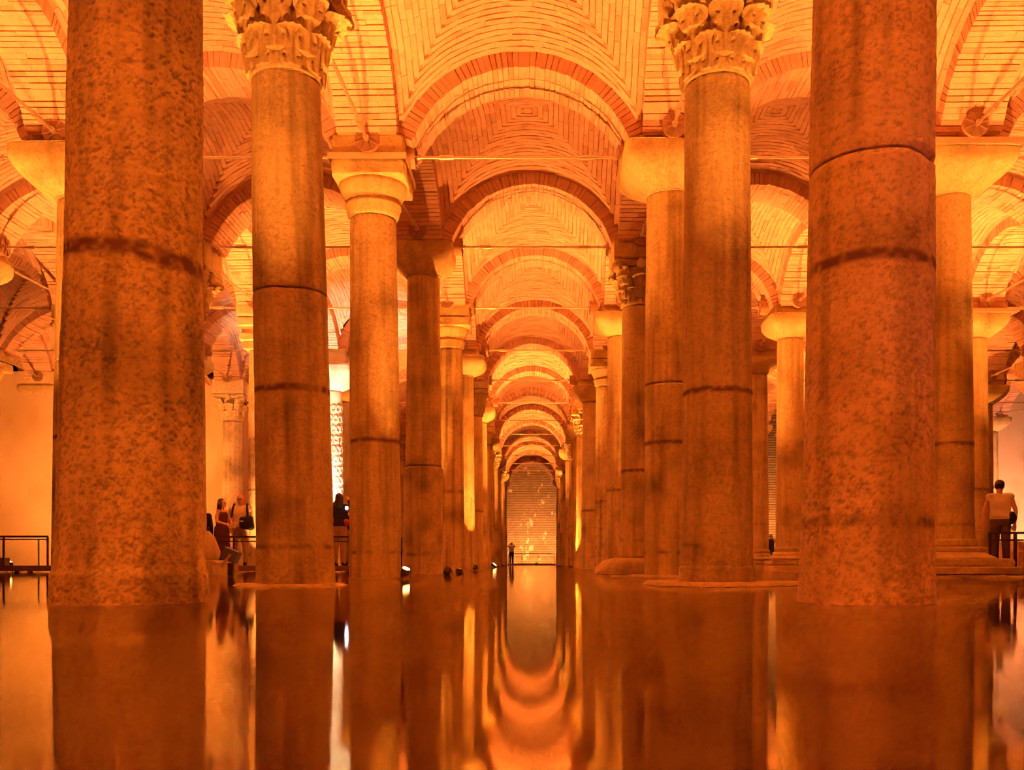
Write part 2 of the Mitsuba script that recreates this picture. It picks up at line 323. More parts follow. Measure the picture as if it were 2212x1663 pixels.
def corinthian(col, cx, rn, z0, z1, seed, fine, mat):
    """Capital with two tiers of leaves, corner scrolls, a curved abacus and a boss on each side."""
    H = z1 - z0
    cap = col + '__capital'
    n = 64 if fine else 32
    bell = lathe([(rn * 0.98, z0), (rn * 1.06, z0 + 0.02), (rn * 1.03, z0 + 0.06), (rn * 1.04, z0 + 0.5 * H), (rn * 1.22, z0 + 0.8 * H), (rn * 1.35, z0 + 0.88 * H)], n, cx)
    m, c = weather(bell, seed, 0.004, 6)
    put(cap, m, mat, True, c)
    ns, nt = (38, 27) if fine else (14, 9)
    lf = lambda *a, **b: leaf_put(key(cap + '__leaf'), leaf_mesh(*a, **b), seed + 3, mat)
    w = 2 * math.pi * rn * 1.1 / 8 / 2
    for i in range(8):
        a = (i + 0.5) * math.pi / 4
        if True:
            lf(cx, a, z0 + 0.03, H * 0.40, rn * 1.04, rn * 1.14, w * 0.94, ns, nt, 0.075, 0.03)
    for i in range(8):
        a = i * math.pi / 4
        lf(cx, a, z0 + 0.16 * H, H * 0.56, rn * 1.10, rn * 1.42, w * 1.02, ns, nt, 0.10, 0.045)
    for i in range(4):
        a = math.pi / 4 + i * math.pi / 2
        lf(cx, a, z0 + 0.46 * H, H * 0.44, rn * 1.30, rn * 1.86, w * 1.15, ns, nt, 0.05, 0.06)
        # scroll under the corner of the abacus
        pts = [(rn * 1.25 + 0.11 * H * q + 0.40 * rn * q ** 2, z0 + (0.55 + 0.36 * q) * H) for q in np.linspace(0, 1, 7)]
        sc = trimesh.creation.cylinder(radius=0.085, height=0.16, sections=20)
        sc.apply_transform(trimesh.transformations.rotation_matrix(math.pi / 2, [1, 0, 0]))
        sc.apply_translation([pts[-1][0] + 0.03, 0, pts[-1][1] - 0.06])
        sc.apply_transform(trimesh.transformations.rotation_matrix(a, [0, 0, 1]))
        sc.apply_translation([cx[0], cx[1], 0])
        if fine:
            sc = sc.subdivide()
        m, c = weather(tri(sc), seed + 4, 0.01, 8)
        put(key(cap + '__scroll'), m, mat, True, c)
    # abacus: a square slab with hollow sides
    hw, nn = rn * 1.72, 20
    out = []
    for i in range(4):
        t = np.linspace(-1, 1, nn)[:-1]
        e = np.stack([hw * t * 0.96, -hw * (1.0 - 0.16 * (1 - t ** 2))], 1)
        ca, sa = math.cos(i * math.pi / 2), math.sin(i * math.pi / 2)
        out.append(e @ np.array([[ca, sa], [-sa, ca]]))
    ring = np.vstack(out); k = len(ring)
    rows = [np.column_stack([ring * sc, np.full(k, z)]) for sc, z in ((0.90, z0 + 0.87 * H), (0.95, z0 + 0.905 * H), (0.96, z0 + 0.92 * H), (1.0, z0 + 0.95 * H), (1.0, z1))]
    V = np.vstack(rows) + [cx[0], cx[1], 0]
    f = grid_faces(k, len(rows), True)
    V = np.vstack([V, [[cx[0], cx[1], z0 + 0.87 * H], [cx[0], cx[1], z1]]])
    j = np.arange(k); top = (len(rows) - 1) * k
    f = np.vstack([f, np.stack([(j + 1) % k, j, np.full(k, len(V) - 2)], 1), np.stack([top + j, top + (j + 1) % k, np.full(k, len(V) - 1)], 1)])
    m, c = weather((V, f), seed + 6, 0.008, 9)
    put(cap + '__abacus', m, mat, False, c)
    for i in range(4):
        a = i * math.pi / 2
        b = trimesh.creation.icosphere(subdivisions=3 if fine else 2, radius=0.10)
        b.apply_scale([0.75, 1.0, 1.25])
        b.apply_translation([hw * 0.88, 0, z0 + 0.90 * H])
        b.apply_transform(trimesh.transformations.rotation_matrix(a, [0, 0, 1]))
        b.apply_translation([cx[0], cx[1], 0])
        m, c = weather(tri(b), seed + 7, 0.02, 14)
        put(key(cap + '__boss'), m, mat, True, c)
# what the photograph shows of single columns; the others take a plain pattern
D = dict
SPEC = {
    (1, 0): D(r=[(-.5, .50), (.0, .495), (.19, .49), (.23, .472), (.4, .462), (2.1, .432), (4, .408), (6.2, .38)], lean=(-.022, .046, 4.0), cap='corinth', neck=5.9, top=6.95, bands=[(2.24, .075, 1)], tilt=-.035, rough=1.15, streak=.8, seed=11, mat='mat_stone_pitted'),
    (1, 1): D(r=[(-.5, .45), (.0, .44), (.35, .425), (2.1, .40), (4, .388), (6.2, .37)], lean=(-.025, .05, 4.0), cap='corinth', neck=5.9, top=6.95, joint=2.87, notch=(-.72, .42, 2.87), bands=[(2.2, .05, 1), (.52, .045, .7)], rough=.8, streak=.8, seed=12, mat='mat_stone_red'),
    (2, 0): D(r=[(-.5, .45), (0, .445), (.5, .435), (3.2, .418), (5.78, .388)], lean=(.05, -.10, 5.0), cap='corinth', neck=5.78, top=6.95, joint=3.34, notch=(-1.35, .35, 3.34), bands=[(2.22, .05, 1), (.44, .04, .7)], rough=.55, base='slab', streak=1.25, seed=13),
    (2, 1): D(r=[(-.5, .44), (.0, .432), (.20, .43), (.22, .41), (2.3, .395), (5.75, .368)], lean=(0, 0, 5.0), cap='corinth', neck=5.75, top=6.79, bands=[(2.2, .045, 1), (.45, .03, .55)], rough=.45, base='wide_slab', seed=14),
    (3, 0): D(r=[(-.5, .44), (0, .438), (6.06, .392)], lean=(.01, -.03, 5.0), cap='echinus', neck=6.06, top=6.95, bands=[(2.30, .045, 1), (.42, .04, .7)], rough=.6, seed=15, strap=True),
    (3, 1): D(r=[(-.5, .425), (0, .42), (3.2, .405), (6.45, .37)], lean=(0, 0, 5.0), cap='cushion', neck=6.45, top=7.12, joint=3.25, bands=[(2.26, .045, 1), (.42, .035, .7)], rough=.35, base='wide_slab2', streak=1.2, seed=16),
    (4, 0): D(r=[(-.5, .43), (2.33, .43), (2.38, .40), (6.6, .36)], cap='cushion', neck=6.6, top=7.25, joint=2.38, bands=[(.43, .04, .7)], rough=.3, seed=17),
    (4, 1): D(cap='corinth', neck=5.92, top=6.86, bands=[(2.28, .045, 1), (.75, .05, .8)], rough=.2, base='boulder', seed=18),
    (5, 0): D(cap='echinus', neck=6.15, top=6.95, bands=[(2.2, .04, .9)], rough=.6, streak=1.3, seed=19),
    (5, 1): D(cap='cushion', neck=6.5, top=7.05, bands=[(2.25, .045, 1)], rough=.5, seed=20),
    (6, 1): D(cap='echinus', neck=6.1, top=6.95, rough=1.2, streak=1.4, seed=21),
    (3, 2): D(r=[(-.5, .37), (.46, .372), (.75, .368), (6.45, .305)], cap='cushion', neck=6.45, top=7.02, bands=[(2.25, .035, .9), (.9, .03, .5)], rough=.12, base='attic', plate=True, streak=.7, seed=22),
    (5, 2): D(r=[(-.5, .40), (.7, .40), (6.5, .355)], cap='cushion', neck=6.45, top=7.02, bands=[(1.3, .03, .6)], rough=.12, base='attic', streak=.8, seed=23),
    (6, 2): D(cap='cushion', neck=6.5, top=7.02, bands=[(1.5, .03, .6)], rough=.12, base='attic', seed=24),
    (3, -1): D(r=[(-.5, .41), (3.6, .385), (6.35, .36)], lean=(0, .04, 5.0), cap='cushion', neck=6.35, top=7.05, joint=3.62, bands=[(2.35, .045, 1), (.42, .06, 1)], rough=.6, streak=1.3, seed=25),
    (4, -1): D(cap='corinth', neck=5.62, top=6.7, bands=[(1.9, .03, .6)], rough=.2, base='bulge', seed=26),
    (5, -1): D(cap='stack', neck=6.1, top=6.95, rough=2.6, streak=.5, seed=27, mat='mat_stone_hewn'),
    (6, -1): D(cap='cushion', neck=5.95, top=6.75, rough=.6, streak=.6, seed=28, eyes=True, mat='mat_stone_white'),
    (7, -2): D(cap='corinth', neck=5.72, top=6.7, rough=.4, streak=.6, seed=29, mat='mat_stone_pale'),
    (5, 3): D(cap='cushion', neck=6.45, top=7.02, rough=.1, base='attic', plate=True, streak=.8, seed=30),
    (9, 5): D(cap='cushion', neck=6.75, top=7.4, rough=.2, seed=32),
    (7, 4): D(cap='cushion', neck=6.35, top=7.02, rough=.2, seed=31),
}
ORD = ['first', 'second', 'third', 'fourth', 'fifth', 'sixth', 'seventh', 'eighth', 'ninth', 'tenth', 'eleventh', 'twelfth', 'thirteenth', 'fourteenth', 'fifteenth', 'sixteenth']
LINE = {0: 'the line left of the central aisle', 1: 'the line right of the central aisle', -1: 'the second line left of the aisle', 2: 'the second line right of the aisle',
        -2: 'the third line left of the aisle', 3: 'the third line right of the aisle', -3: 'the fourth line left of the aisle', 4: 'the fourth line right of the aisle', 5: 'the fifth line right of the aisle', -4: 'the fifth line left of the aisle', 6: 'the sixth line right of the aisle'}
COL_LABEL = {
    (1, 0): 'massive pitted stone column with a dark rust band, nearest on the left of the aisle',
    (1, 1): 'massive stone column cracked across above a rust band, nearest on the right of the aisle',
    (2, 0): 'streaked stone column with leafy capital and a cracked joint, standing on a round slab',
    (2, 1): 'smooth stone column with leafy bossed capital, standing on a wide flat slab in the water',
    (3, 0): 'stone column with broken moulded capital bound by a steel strap',
    (3, 1): 'stone column with cushion capital half hidden behind the leafy-capital column on the right',
    (4, 1): 'stone column with small leafy capital standing on a boulder-like base',
    (3, 2): 'slender smooth column with flaring block capital on a stepped moulded base beside the right-hand walkway',
    (5, 2): 'smooth orange column with pale cushion capital on a moulded base, framed by two nearer columns',
    (3, -1): 'dark streaked column with block capital, half hidden behind the massive pitted left column',
    (4, -1): 'column with leafy capital and bulging domed base, mostly hidden behind the massive left column',
    (5, -1): 'bright rough-hewn column lit from its foot, behind the two visitors on the left',
    (6, -1): 'glowing white column carved with eye shapes, lit by a floodlight',
    (7, -2): 'pale yellow column with leafy capital in front of the plaster wall behind the visitors',
    (5, 3): 'reddish column with block capital and steel plate, far right beside the slender column'}
CAP_KINDS = ['cushion', 'corinth', 'cushion', 'echinus', 'cushion', 'corinth']
for (k, j) in COLS:
    cx = col_xy(k, j)
    sp = dict(D(cap=CAP_KINDS[(k * 5 + j * 3) % 6], rough=0.25, bands=[(2.25, .04, .9), (.45, .03, .5)] if (k + j) % 3 else [(2.25, .035, .7)], seed=40 + k * 13 + j * 3), **SPEC.get((k, j), {}))
    sp.setdefault('neck', {'cushion': 6.45, 'corinth': 5.9, 'echinus': 6.1, 'stack': 6.1}[sp['cap']])
    sp.setdefault('top', {'cushion': 7.02, 'corinth': 6.9, 'echinus': 6.95, 'stack': 6.95}[sp['cap']])
    rk = (sp['seed'] * 37 % 17) / 17.0
    sp.setdefault('r', [(-.5, .415 + .02 * rk), (sp['neck'], .355 + .02 * rk)])
    pr = np.array(sp['r'])
    rad = lambda z, pr=pr: np.interp(z, pr[:, 0], pr[:, 1])
    ln = sp.get('lean', (0, 0, 5.0))
    lean = lambda z, ln=ln: (ln[0] + ln[1] * np.asarray(z) / ln[2], np.zeros_like(z))
    rn = float(rad(sp['neck']))
    seed, mat = sp['seed'], sp.get('mat', 'mat_stone')
    ax = cx + [float(lean(np.array([sp['neck']]))[0][0]), 0]
    px_w = 2 * rn * F_PX / cx[1]
    nseg = int(np.clip(px_w * 0.9, 18, 230))
    nz = int(np.clip(px_w * 2.3, 16, 560))
    name = key('stone_column')
    hidden = (k, j) not in SEEN
    tag(name, COL_LABEL.get((k, j), f'weathered stone column, {ORD[k - 1]} from the camera in {LINE[j]}'), 'column', kind='thing')
    zb = sp.get('zb', -0.45)
    if sp.get('base') == 'attic':
        zb = 0.52 if k == 3 else 0.55
    if sp.get('base') in ('boulder',):
        zb = 0.36
    if sp.get('base') == 'bulge':
        zb = 0.95
    dense = 4.15 if k == 1 else None
    if 'joint' in sp:
        g = 0.006
        for a, b in ((zb, sp['joint'] - g), (sp['joint'] + g, sp['neck'])):
            n2 = max(14, int(nz * (b - a) / (sp['neck'] - zb))) if not (dense and a > dense - 2) else int(nz * .35)
            m, c = shaft(cx, a, b, rad, lean, nseg, n2, seed, sp['rough'], sp['bands'], sp.get('tilt', 0), dense, sp.get('streak', 1), sp.get('notch'))
            put(key(name + '__drum'), m, mat, True, c)
    else:
        m, c = shaft(cx, zb, sp['neck'] - 0.008, rad, lean, nseg, nz, seed, sp['rough'], sp['bands'], sp.get('tilt', 0), dense, sp.get('streak', 1), sp.get('notch'))
        put(name + '__shaft', m, mat, True, c)
    if sp.get('eyes'):      # peacock-eye carving on the white column
        for zi, ze in enumerate(np.arange(0.6, 5.6, 0.34)):
            for ai in range(7):
                a = -math.pi / 2 + (ai - 3 + 0.5 * (zi % 2)) * 0.42
                t = trimesh.creation.torus(0.085, 0.022, 16, 8)
                t.apply_transform(trimesh.transformations.rotation_matrix(math.pi / 2, [0, 1, 0]))
                t.apply_scale([1, 0.8, 1.15])
                t.apply_translation([float(rad(ze)), 0, ze])
                t.apply_transform(trimesh.transformations.rotation_matrix(a, [0, 0, 1]))
                t.apply_translation([cx[0], cx[1], 0])
                put(key(name + '__carved_eye'), tri(t), mat, True, [0.95, 0])
    z0, z1, cap = sp['neck'] + 0.004, sp['top'], name + '__capital'
    CAPS[k, j] = (z1 + (0.08 if sp.get('plate') else 0), {3: .86}.get(k if sp.get('plate') else 0, .80 if (k, j) == (3, 1) else .72) if sp['cap'] == 'cushion' else 0)
    fine = px_w > 90 and k > 1
    if sp['cap'] == 'corinth':
        corinthian(name, ax, rn, z0, z1, seed, fine, mat)
    elif sp['cap'] == 'cushion':
        half = 0.68 + 0.12 * rk if (k, j) not in ((3, 2), (3, 1), (3, -1)) else {2: 0.80, 1: 0.80, -1: 0.84}[j]
        m, c = weather(loft_block(ax, rn, half, z0, z1, 96 if fine else 48, 26 if fine else 14, lunate=True), seed, 0.008, 4)
        put(cap, m, mat, True, c)
        if px_w > 60:
            m, c = weather(lathe([(rn * 1.0, z0 - .012), (rn * 1.09, z0), (rn * 1.09, z0 + .035), (rn, z0 + .05)], 48, ax), seed + 1, .002, 4)
            put(cap + '__neck_ring', m, mat, True, c)
    elif sp['cap'] == 'echinus':
        H = z1 - z0
        m, c = weather(lathe([(rn * .98, z0), (rn * 1.02, z0 + .02), (rn * 1.10, z0 + .05), (rn * 1.14, z0 + .15), (rn * 1.20, z0 + .20), (rn * 1.20, z0 + .225), (rn * 1.08, z0 + .23), (rn * 1.13, z0 + .28),
                              (rn * 1.34, z0 + .40), (rn * 1.44, z0 + .50), (rn * 1.46, z0 + .56), (rn * 1.30, z0 + .60)], 64, ax), seed, .010, 5)
        put(cap, m, mat, True, c)
        b = rough_block(ax[0] - .60, ax[0] + .60, ax[1] - .60, ax[1] + .60, z0 + .56, z1, seed, 10, .035)
        m, c = weather(b, seed + 2, .012, 7)
        put(cap + '__block', m, mat, False, c)
    else:   # a pile of reused blocks
        z = z0
        for bi, (hw, hh) in enumerate(((.44, .22), (.52, .2), (.47, .18), (.56, z1 - z0 - .6))):
            b = rough_block(ax[0] - hw, ax[0] + hw, ax[1] - hw, ax[1] + hw, z, z + hh, seed + bi, 8, .02)
            m, c = weather(b, seed + bi, .01, 7)
            put(key(cap + '__block'), m, mat, False, c)
            z += hh
    if z1 < SPRING - 0.03:
        hw = 0.585 if sp['cap'] != 'corinth' else 0.61
        m, c = weather(rough_block(ax[0] - hw, ax[0] + hw, ax[1] - hw, ax[1] + hw, z1 + .012, SPRING + .03, seed + 8, 10 if k < 5 else 6, .015), seed + 8, .006, 6)
        put(name + '__impost', m, mat, False, c)
    if sp.get('strap'):
        zs, hw = 6.90, .63
        bars = [box(ax[0] - hw - .012, ax[0] + hw + .012, ax[1] - hw - .012, ax[1] - hw, zs - .05, zs + .05), box(ax[0] - hw - .012, ax[0] + hw + .012, ax[1] + hw, ax[1] + hw + .012, zs - .05, zs + .05),
                box(ax[0] - hw - .012, ax[0] - hw, ax[1] - hw, ax[1] + hw, zs - .05, zs + .05), box(ax[0] + hw, ax[0] + hw + .012, ax[1] - hw, ax[1] + hw, zs - .05, zs + .05)]
        put(name + '__steel_strap', join(bars), 'mat_steel')
        tag(name + '__steel_strap', 'flat steel strap bound around the broken capital')
    if sp.get('plate'):
        put(name + '__steel_plate', box(ax[0] - .86, ax[0] + .86, ax[1] - .86, ax[1] + .86, 7.02, 7.10), 'mat_steel')
    base = sp.get('base')
    B = lambda part, mesh, s, amt=.012, fr=6: (lambda mc: put(key(f'{name}__{part}'), mc[0], mat, False, mc[1]))(weather(mesh, seed + s, amt, fr, 0.05))
    if base == 'slab':
        B('foot_slab', lathe([(.60, -.45), (.60, -.02), (.63, .0), (.58, .022)], 40, cx + [0.05, -0.2]), 1, .03, 4)
    elif base in ('wide_slab', 'wide_slab2'):
        w = .84 if base == 'wide_slab' else .62
        n = 40; a = np.arange(n) * 2 * np.pi / n
        o = -.05 if base == 'wide_slab' else -.25
        ring = np.stack([cx[0] + o + (w + .14 * np.sin(a * 3 + seed)) * np.cos(a) * 1.05, cx[1] - .15 + (w * .9) * np.sin(a)], 1)
        rows = [np.column_stack([ring, np.full(n, -.45)]), np.column_stack([ring, np.full(n, .01)]), np.column_stack([(ring - cx) * .96 + cx, np.full(n, .045)])]
        V = np.vstack(rows + [[[cx[0], cx[1], .045]]]); f = grid_faces(n, 3, True); jn = np.arange(n)
        f = np.vstack([f, np.stack([2 * n + jn, 2 * n + (jn + 1) % n, np.full(n, len(V) - 1)], 1)])
        B('foot_slab', (V, f), 1, .02, 5)
    elif base == 'attic':
        q = (.86, .78) if k == 3 else (.62, .56)
        h0, h1, h2 = (-.45, .06, .19) if k == 3 else (-.45, .18, .30)
        B('base_step', rough_block(cx[0] - q[0], cx[0] + q[0], cx[1] - q[0], cx[1] + q[0], h0, h1, seed + 1), 1)
        B('base_step', rough_block(cx[0] - q[0] * .99, cx[0] + q[0] * .99, cx[1] - q[0] * .99, cx[1] + q[0] * .99, h1 + .004, h2, seed + 2), 2)
        if k == 3:
            B('base_step', rough_block(cx[0] - .72, cx[0] + .72, cx[1] - .72, cx[1] + .72, .195, .32, seed + 3), 3)
            prof = [(.70, .32), (.70, .335), (.50, .43), (.505, .45), (.50, .50), (.40, .52)]
        else:
            prof = [(.55, .30), (.60, .34), (.60, .38), (.50, .42), (.49, .48), (.44, .55)]
        m, c = weather(lathe(prof, 56, cx), seed + 4, .006, 8, .05)
        put(name + '__base_moulding', m, mat, False, c)
        m, c = weather(lathe([(rad(.6) * 1.04, zb), (rad(.6) * 1.09, zb + .02), (rad(.6) * 1.09, zb + .10), (rad(.6) * 1.0, zb + .13)], 56, cx), seed + 5, .003, 8)
        put(name + '__foot_ring', m, mat, True, c)
    elif base == 'boulder':
        s = trimesh.creation.icosphere(subdivisions=4, radius=1.0)
        v = np.array(s.vertices) * [.92, .72, .42]
        v[:, 2] = np.clip(v[:, 2], -.5, .36)
        v *= (1 + .16 * (fbm(v * 2.2 + 3, 3, 5) - .5) * 2)[:, None]
        v[:, 2] = np.minimum(v[:, 2], .355)
        m, c = weather((v + [cx[0] - .12, cx[1] - .1, 0], np.array(s.faces)), seed, .02, 5, .1)
        put(name + '__boulder_base', m, mat, False, c)
        tag(name + '__boulder_base', 'rough boulder-like base in the water')
    elif base == 'bulge':
        B('base_step', rough_block(cx[0] - .90, cx[0] + .90, cx[1] - .9, cx[1] + .9, -.45, .30, seed + 1), 1)
        m, c = weather(lathe([(.66, .30), (.70, .38), (.71, .5), (.66, .66), (.58, .82), (.47, .95), (.43, .96)], 64, cx), seed + 2, .03, 5, .05)
        put(name + '__domed_base', m, mat, True, c)
# ------------------------------------------------------------------ arches, vaults, piers
BAYS = [(k, j) for k in range(1, NROW) for j in range(-4, 6)
        if frustum(float(np.mean([col_xy(a, b)[0] for a in (k, k + 1) for b in (j, j + 1)])), ROW_Y[k] + 2.4, 4.2 if k > 1 else 5) and not (k >= 7 and j <= -3) and not (k >= 6 and j <= -5) and not (k >= 8 and j <= -2 - (k < 13))
        and not (k >= 9 and j not in (-2, -1, 0, 1, 2)) and not (k >= 13 and j not in (-1, 0, 1)) and not (k >= 8 and j >= 5)]
BAYSET = set(BAYS)
AISLE = {0: 'the central aisle', 1: 'the first aisle on the right', 2: 'the second aisle on the right', 3: 'the third aisle on the right', 4: 'the fourth aisle on the right', 5: 'the fifth aisle on the right',
         -1: 'the first aisle on the left', -2: 'the second aisle on the left', -3: 'the third aisle on the left', -4: 'the fourth aisle on the left'}
RING, HALF = 0.28, 0.5
class Arch:
    def __init__(s, a, b):
        s.a, s.b = a, b
        s.P, s.Q = col_xy(*a), col_xy(*b)
        d = s.Q - s.P
        s.L = float(np.linalg.norm(d)); s.e = d / s.L; s.n = np.array([-s.e[1], s.e[0]])
        s.M = (s.P + s.Q) / 2
        s.R = s.L / 2 - 0.57
        s.crown = (crown(a[0]) + crown(b[0])) / 2
        s.zc = s.crown - s.R
        s.across = a[0] == b[0]
        s.th = math.acos(min(0.95, max(0.0, (SPRING - s.zc) / s.R)))
    def pt(s, th, r, dep):
        """Point of the ring at the angle th from the crown, radius r, depth dep across the arch."""
        th, r, dep = np.broadcast_arrays(th, r, dep)
        xy = s.M + (r * np.sin(th))[..., None] * s.e + dep[..., None] * s.n
        return np.concatenate([xy, (s.zc + r * np.cos(th))[..., None]], -1)
    def top(s, u):
        """Height of the ring's back at u in [-1, 1] along the bay's clear edge."""
        x = u * (s.L / 2 - HALF)
        return s.zc + np.sqrt(np.maximum((s.R + RING) ** 2 - x ** 2, 0.04))
ARCHES = {}
for (k, j) in BAYS:
    for a, b in (((k, j), (k, j + 1)), ((k + 1, j), (k + 1, j + 1)), ((k, j), (k + 1, j)), ((k, j + 1), (k + 1, j + 1))):
        ARCHES.setdefault((a, b), Arch(a, b))
def brick_tone(n, g, even=0.0):
    t = np.stack([0.90 + (0.14 - 0.08 * even) * g.random(n), 0.2 * g.random(n)], 1)
    t[g.random(n) < 0.13, 1] = 0.75 - 0.15 * even
    return t
def visible(C):
    """Rough test that the photograph sees the points: inside the frame, not behind a column, under the nearer arches."""
    d = C[:, 1]
    u, v = VX + C[:, 0] * F_PX / d, VY - (C[:, 2] - CAM_Z) * F_PX / d
    ok = (u > 4) & (u < W_PX - 4) & (v > 4) & (v < VY)
    for (k, j) in COLS:
        c = col_xy(k, j)
        t = c[1] / d
        hit = (t < 0.985) & (np.abs(C[:, 0] * t - c[0]) < 0.44)
        z = CAM_Z + (C[:, 2] - CAM_Z) * t
        ok &= ~(hit & (z < 7.3))
    for A in ARCHES.values():
        if A.across:
            t = (A.P[1] - 0.5) / d
            x, z = C[:, 0] * t - A.M[0], CAM_Z + (C[:, 2] - CAM_Z) * t
            ins = (t < 0.985) & (np.abs(x) < A.L / 2)
            ok &= ~(ins & (z > A.zc + np.sqrt(np.maximum(A.R ** 2 - x ** 2, 0))))
    return ok, u, v
def size_px(P):
    """Projected width and height of (n, 8, 3) bricks, by their seen face."""
    d = P[:, :4, 1]
    U = np.stack([P[:, :4, 0] / d, P[:, :4, 2] / d], -1) * F_PX
    a = np.linalg.norm(U[:, 1] - U[:, 0], axis=1); b = np.linalg.norm(U[:, 3] - U[:, 0], axis=1)
    p, q = U[:, 2] - U[:, 0], U[:, 3] - U[:, 1]
    area = 0.5 * np.abs(p[:, 0] * q[:, 1] - p[:, 1] * q[:, 0])
    return np.maximum(a, b), np.minimum(a, b), area
def lay(parent, P, col, pick, stuff_name='brick_courses', part='brick'):
    """Bricks in pick become parts of their own, the others one joined mesh."""
    for i in np.nonzero(pick)[0]:
        v, f = boxes(P[i:i + 1])
        put(key(f'{parent}__{part}'), (v, f), 'mat_brick', False, col[i])
    rest = ~pick
    if rest.any():
        v, f = boxes(P[rest])
        q = put(key(f'{parent}__{stuff_name}'), (v, f), 'mat_brick', False, np.repeat(col[rest], 8, 0))
        tag(q, 'courses of thin bricks laid in the masonry', kind='stuff')
ceiling = 'ceiling'
tag(ceiling, 'brick vaults of the cistern roof, orange in the lamplight', 'ceiling', kind='structure')
# vault webs
webs = []
for bi, (k, j) in enumerate(BAYS):
    g = np.random.default_rng(1000 + k * 20 + j)
    C = [col_xy(k, j), col_xy(k, j + 1), col_xy(k + 1, j), col_xy(k + 1, j + 1)]
    Af, Ab, Al, Ar = ARCHES[(k, j), (k, j + 1)], ARCHES[(k + 1, j), (k + 1, j + 1)], ARCHES[(k, j), (k + 1, j)], ARCHES[(k, j + 1), (k + 1, j + 1)]
    hs, ht = HALF / (0.5 * (Af.L + Ab.L)), HALF / (0.5 * (Al.L + Ar.L))
    def xy(u, v):
        s, t = 0.5 + u * (0.5 - hs), 0.5 + v * (0.5 - ht)
        s, t = s[..., None], t[..., None]
        return (1 - s) * (1 - t) * C[0] + s * (1 - t) * C[1] + (1 - s) * t * C[2] + s * t * C[3]
    RISE = 0.42
    zv = lambda u, v: Af.top(u) * (1 - v) / 2 + Ab.top(u) * (1 + v) / 2 + RISE * (1 - v ** 2)
    zu = lambda u, v: Al.top(v) * (1 - u) / 2 + Ar.top(v) * (1 + u) / 2 + RISE * (1 - u ** 2)
    name = key('ceiling__vault')
    N = 28 if k < 6 else 16
    U, V = np.meshgrid(np.linspace(-1.012, 1.012, N), np.linspace(-1.012, 1.012, N))
    pts = np.concatenate([xy(U, V), np.maximum(zv(U, V), zu(U, V))[..., None]], -1).reshape(-1, 3)
    put(name, (pts, grid_faces(N, N)), 'mat_mortar', True)
    if k >= 7:
        pitch, blen = (0.13, 0.5) if k < 10 else (0.2, 0.8)
    else:
        pitch, blen = 0.098, 0.36
    Ps = []
    for web in (0, 1, 2, 3):
        half = 0.5 * (Al.L + Ar.L) / 2 - HALF if web < 2 else 0.5 * (Af.L + Ab.L) / 2 - HALF
        other = 0.5 * (Af.L + Ab.L) / 2 - HALF if web < 2 else 0.5 * (Al.L + Ar.L) / 2 - HALF
        Rm = other / math.sin(math.asin(min(.97, other / (Af.R + RING)))) if web < 2 else Al.R + RING
        nc = int(half / pitch)
        for c in range(nc):
            v1, v0 = 1 - c / nc, 1 - (c + 0.86) / nc
            vm = (v0 + v1) / 2
            thm = math.asin(min(0.985, vm * other / Rm))
            nb = max(1, int(round(2 * thm * Rm / blen)))
            ed = np.linspace(-thm, thm, nb + 1)
            if nb > 2:
                ed[1:-1] += (g.random(nb - 1) - 0.5) * 0.35 * (ed[1] - ed[0])
            gap = 0.002 / Rm
            a, b = np.sin(ed[:-1] + gap) * Rm / other, np.sin(ed[1:] - gap) * Rm / other
            wob = (g.random((nb, 4)) - 0.5) * 0.2 / nc
            sg = -1 if web % 2 == 0 else 1
            uu = np.stack([a, b, b, a], 1); vv = np.stack([v0 + wob[:, 0], v0 + wob[:, 1], v1 + wob[:, 2] * 0.5, v1 + wob[:, 3] * 0.5], 1)
            vv = np.clip(vv, 0.0, 1.0) * sg
            th = (np.arcsin(np.clip(uu * other / Rm, -1, 1)))
            if web < 2:
                X, Z = xy(uu, vv), zv(uu, vv)
                nrm = np.stack([-np.sin(th), 0 * th, -np.cos(th)], -1)
            else:
                X, Z = xy(vv, uu), zu(vv, uu)
                nrm = np.stack([0 * th, -np.sin(th), -np.cos(th)], -1)
            base = np.concatenate([X, Z[..., None]], -1)
            pr = (0.014 + 0.008 * g.random(nb))[:, None, None]
            Ps.append(np.concatenate([base + nrm * pr, base - nrm * 0.025], 1))
    P = np.vstack(Ps)
    webs.append([name, P, brick_tone(len(P), g, 1.0), k])
score = []
for w, (name, P, col, k) in enumerate(webs):
    if k > 5:
        continue
    ok, u, v = visible(P[:, :4].mean(1))
    lo, sh, ar = size_px(P)
    for i in np.nonzero(ok & (lo > 14))[0]:
        score.append((ar[i], w, i))
score.sort(reverse=True)
picked = {}
for _, w, i in score[:300]:
    picked.setdefault(w, []).append(i)
for w, (name, P, col, k) in enumerate(webs):
    pick = np.zeros(len(P), bool)
    pick[picked.get(w, [])] = True
    lay(name, P, col, pick)
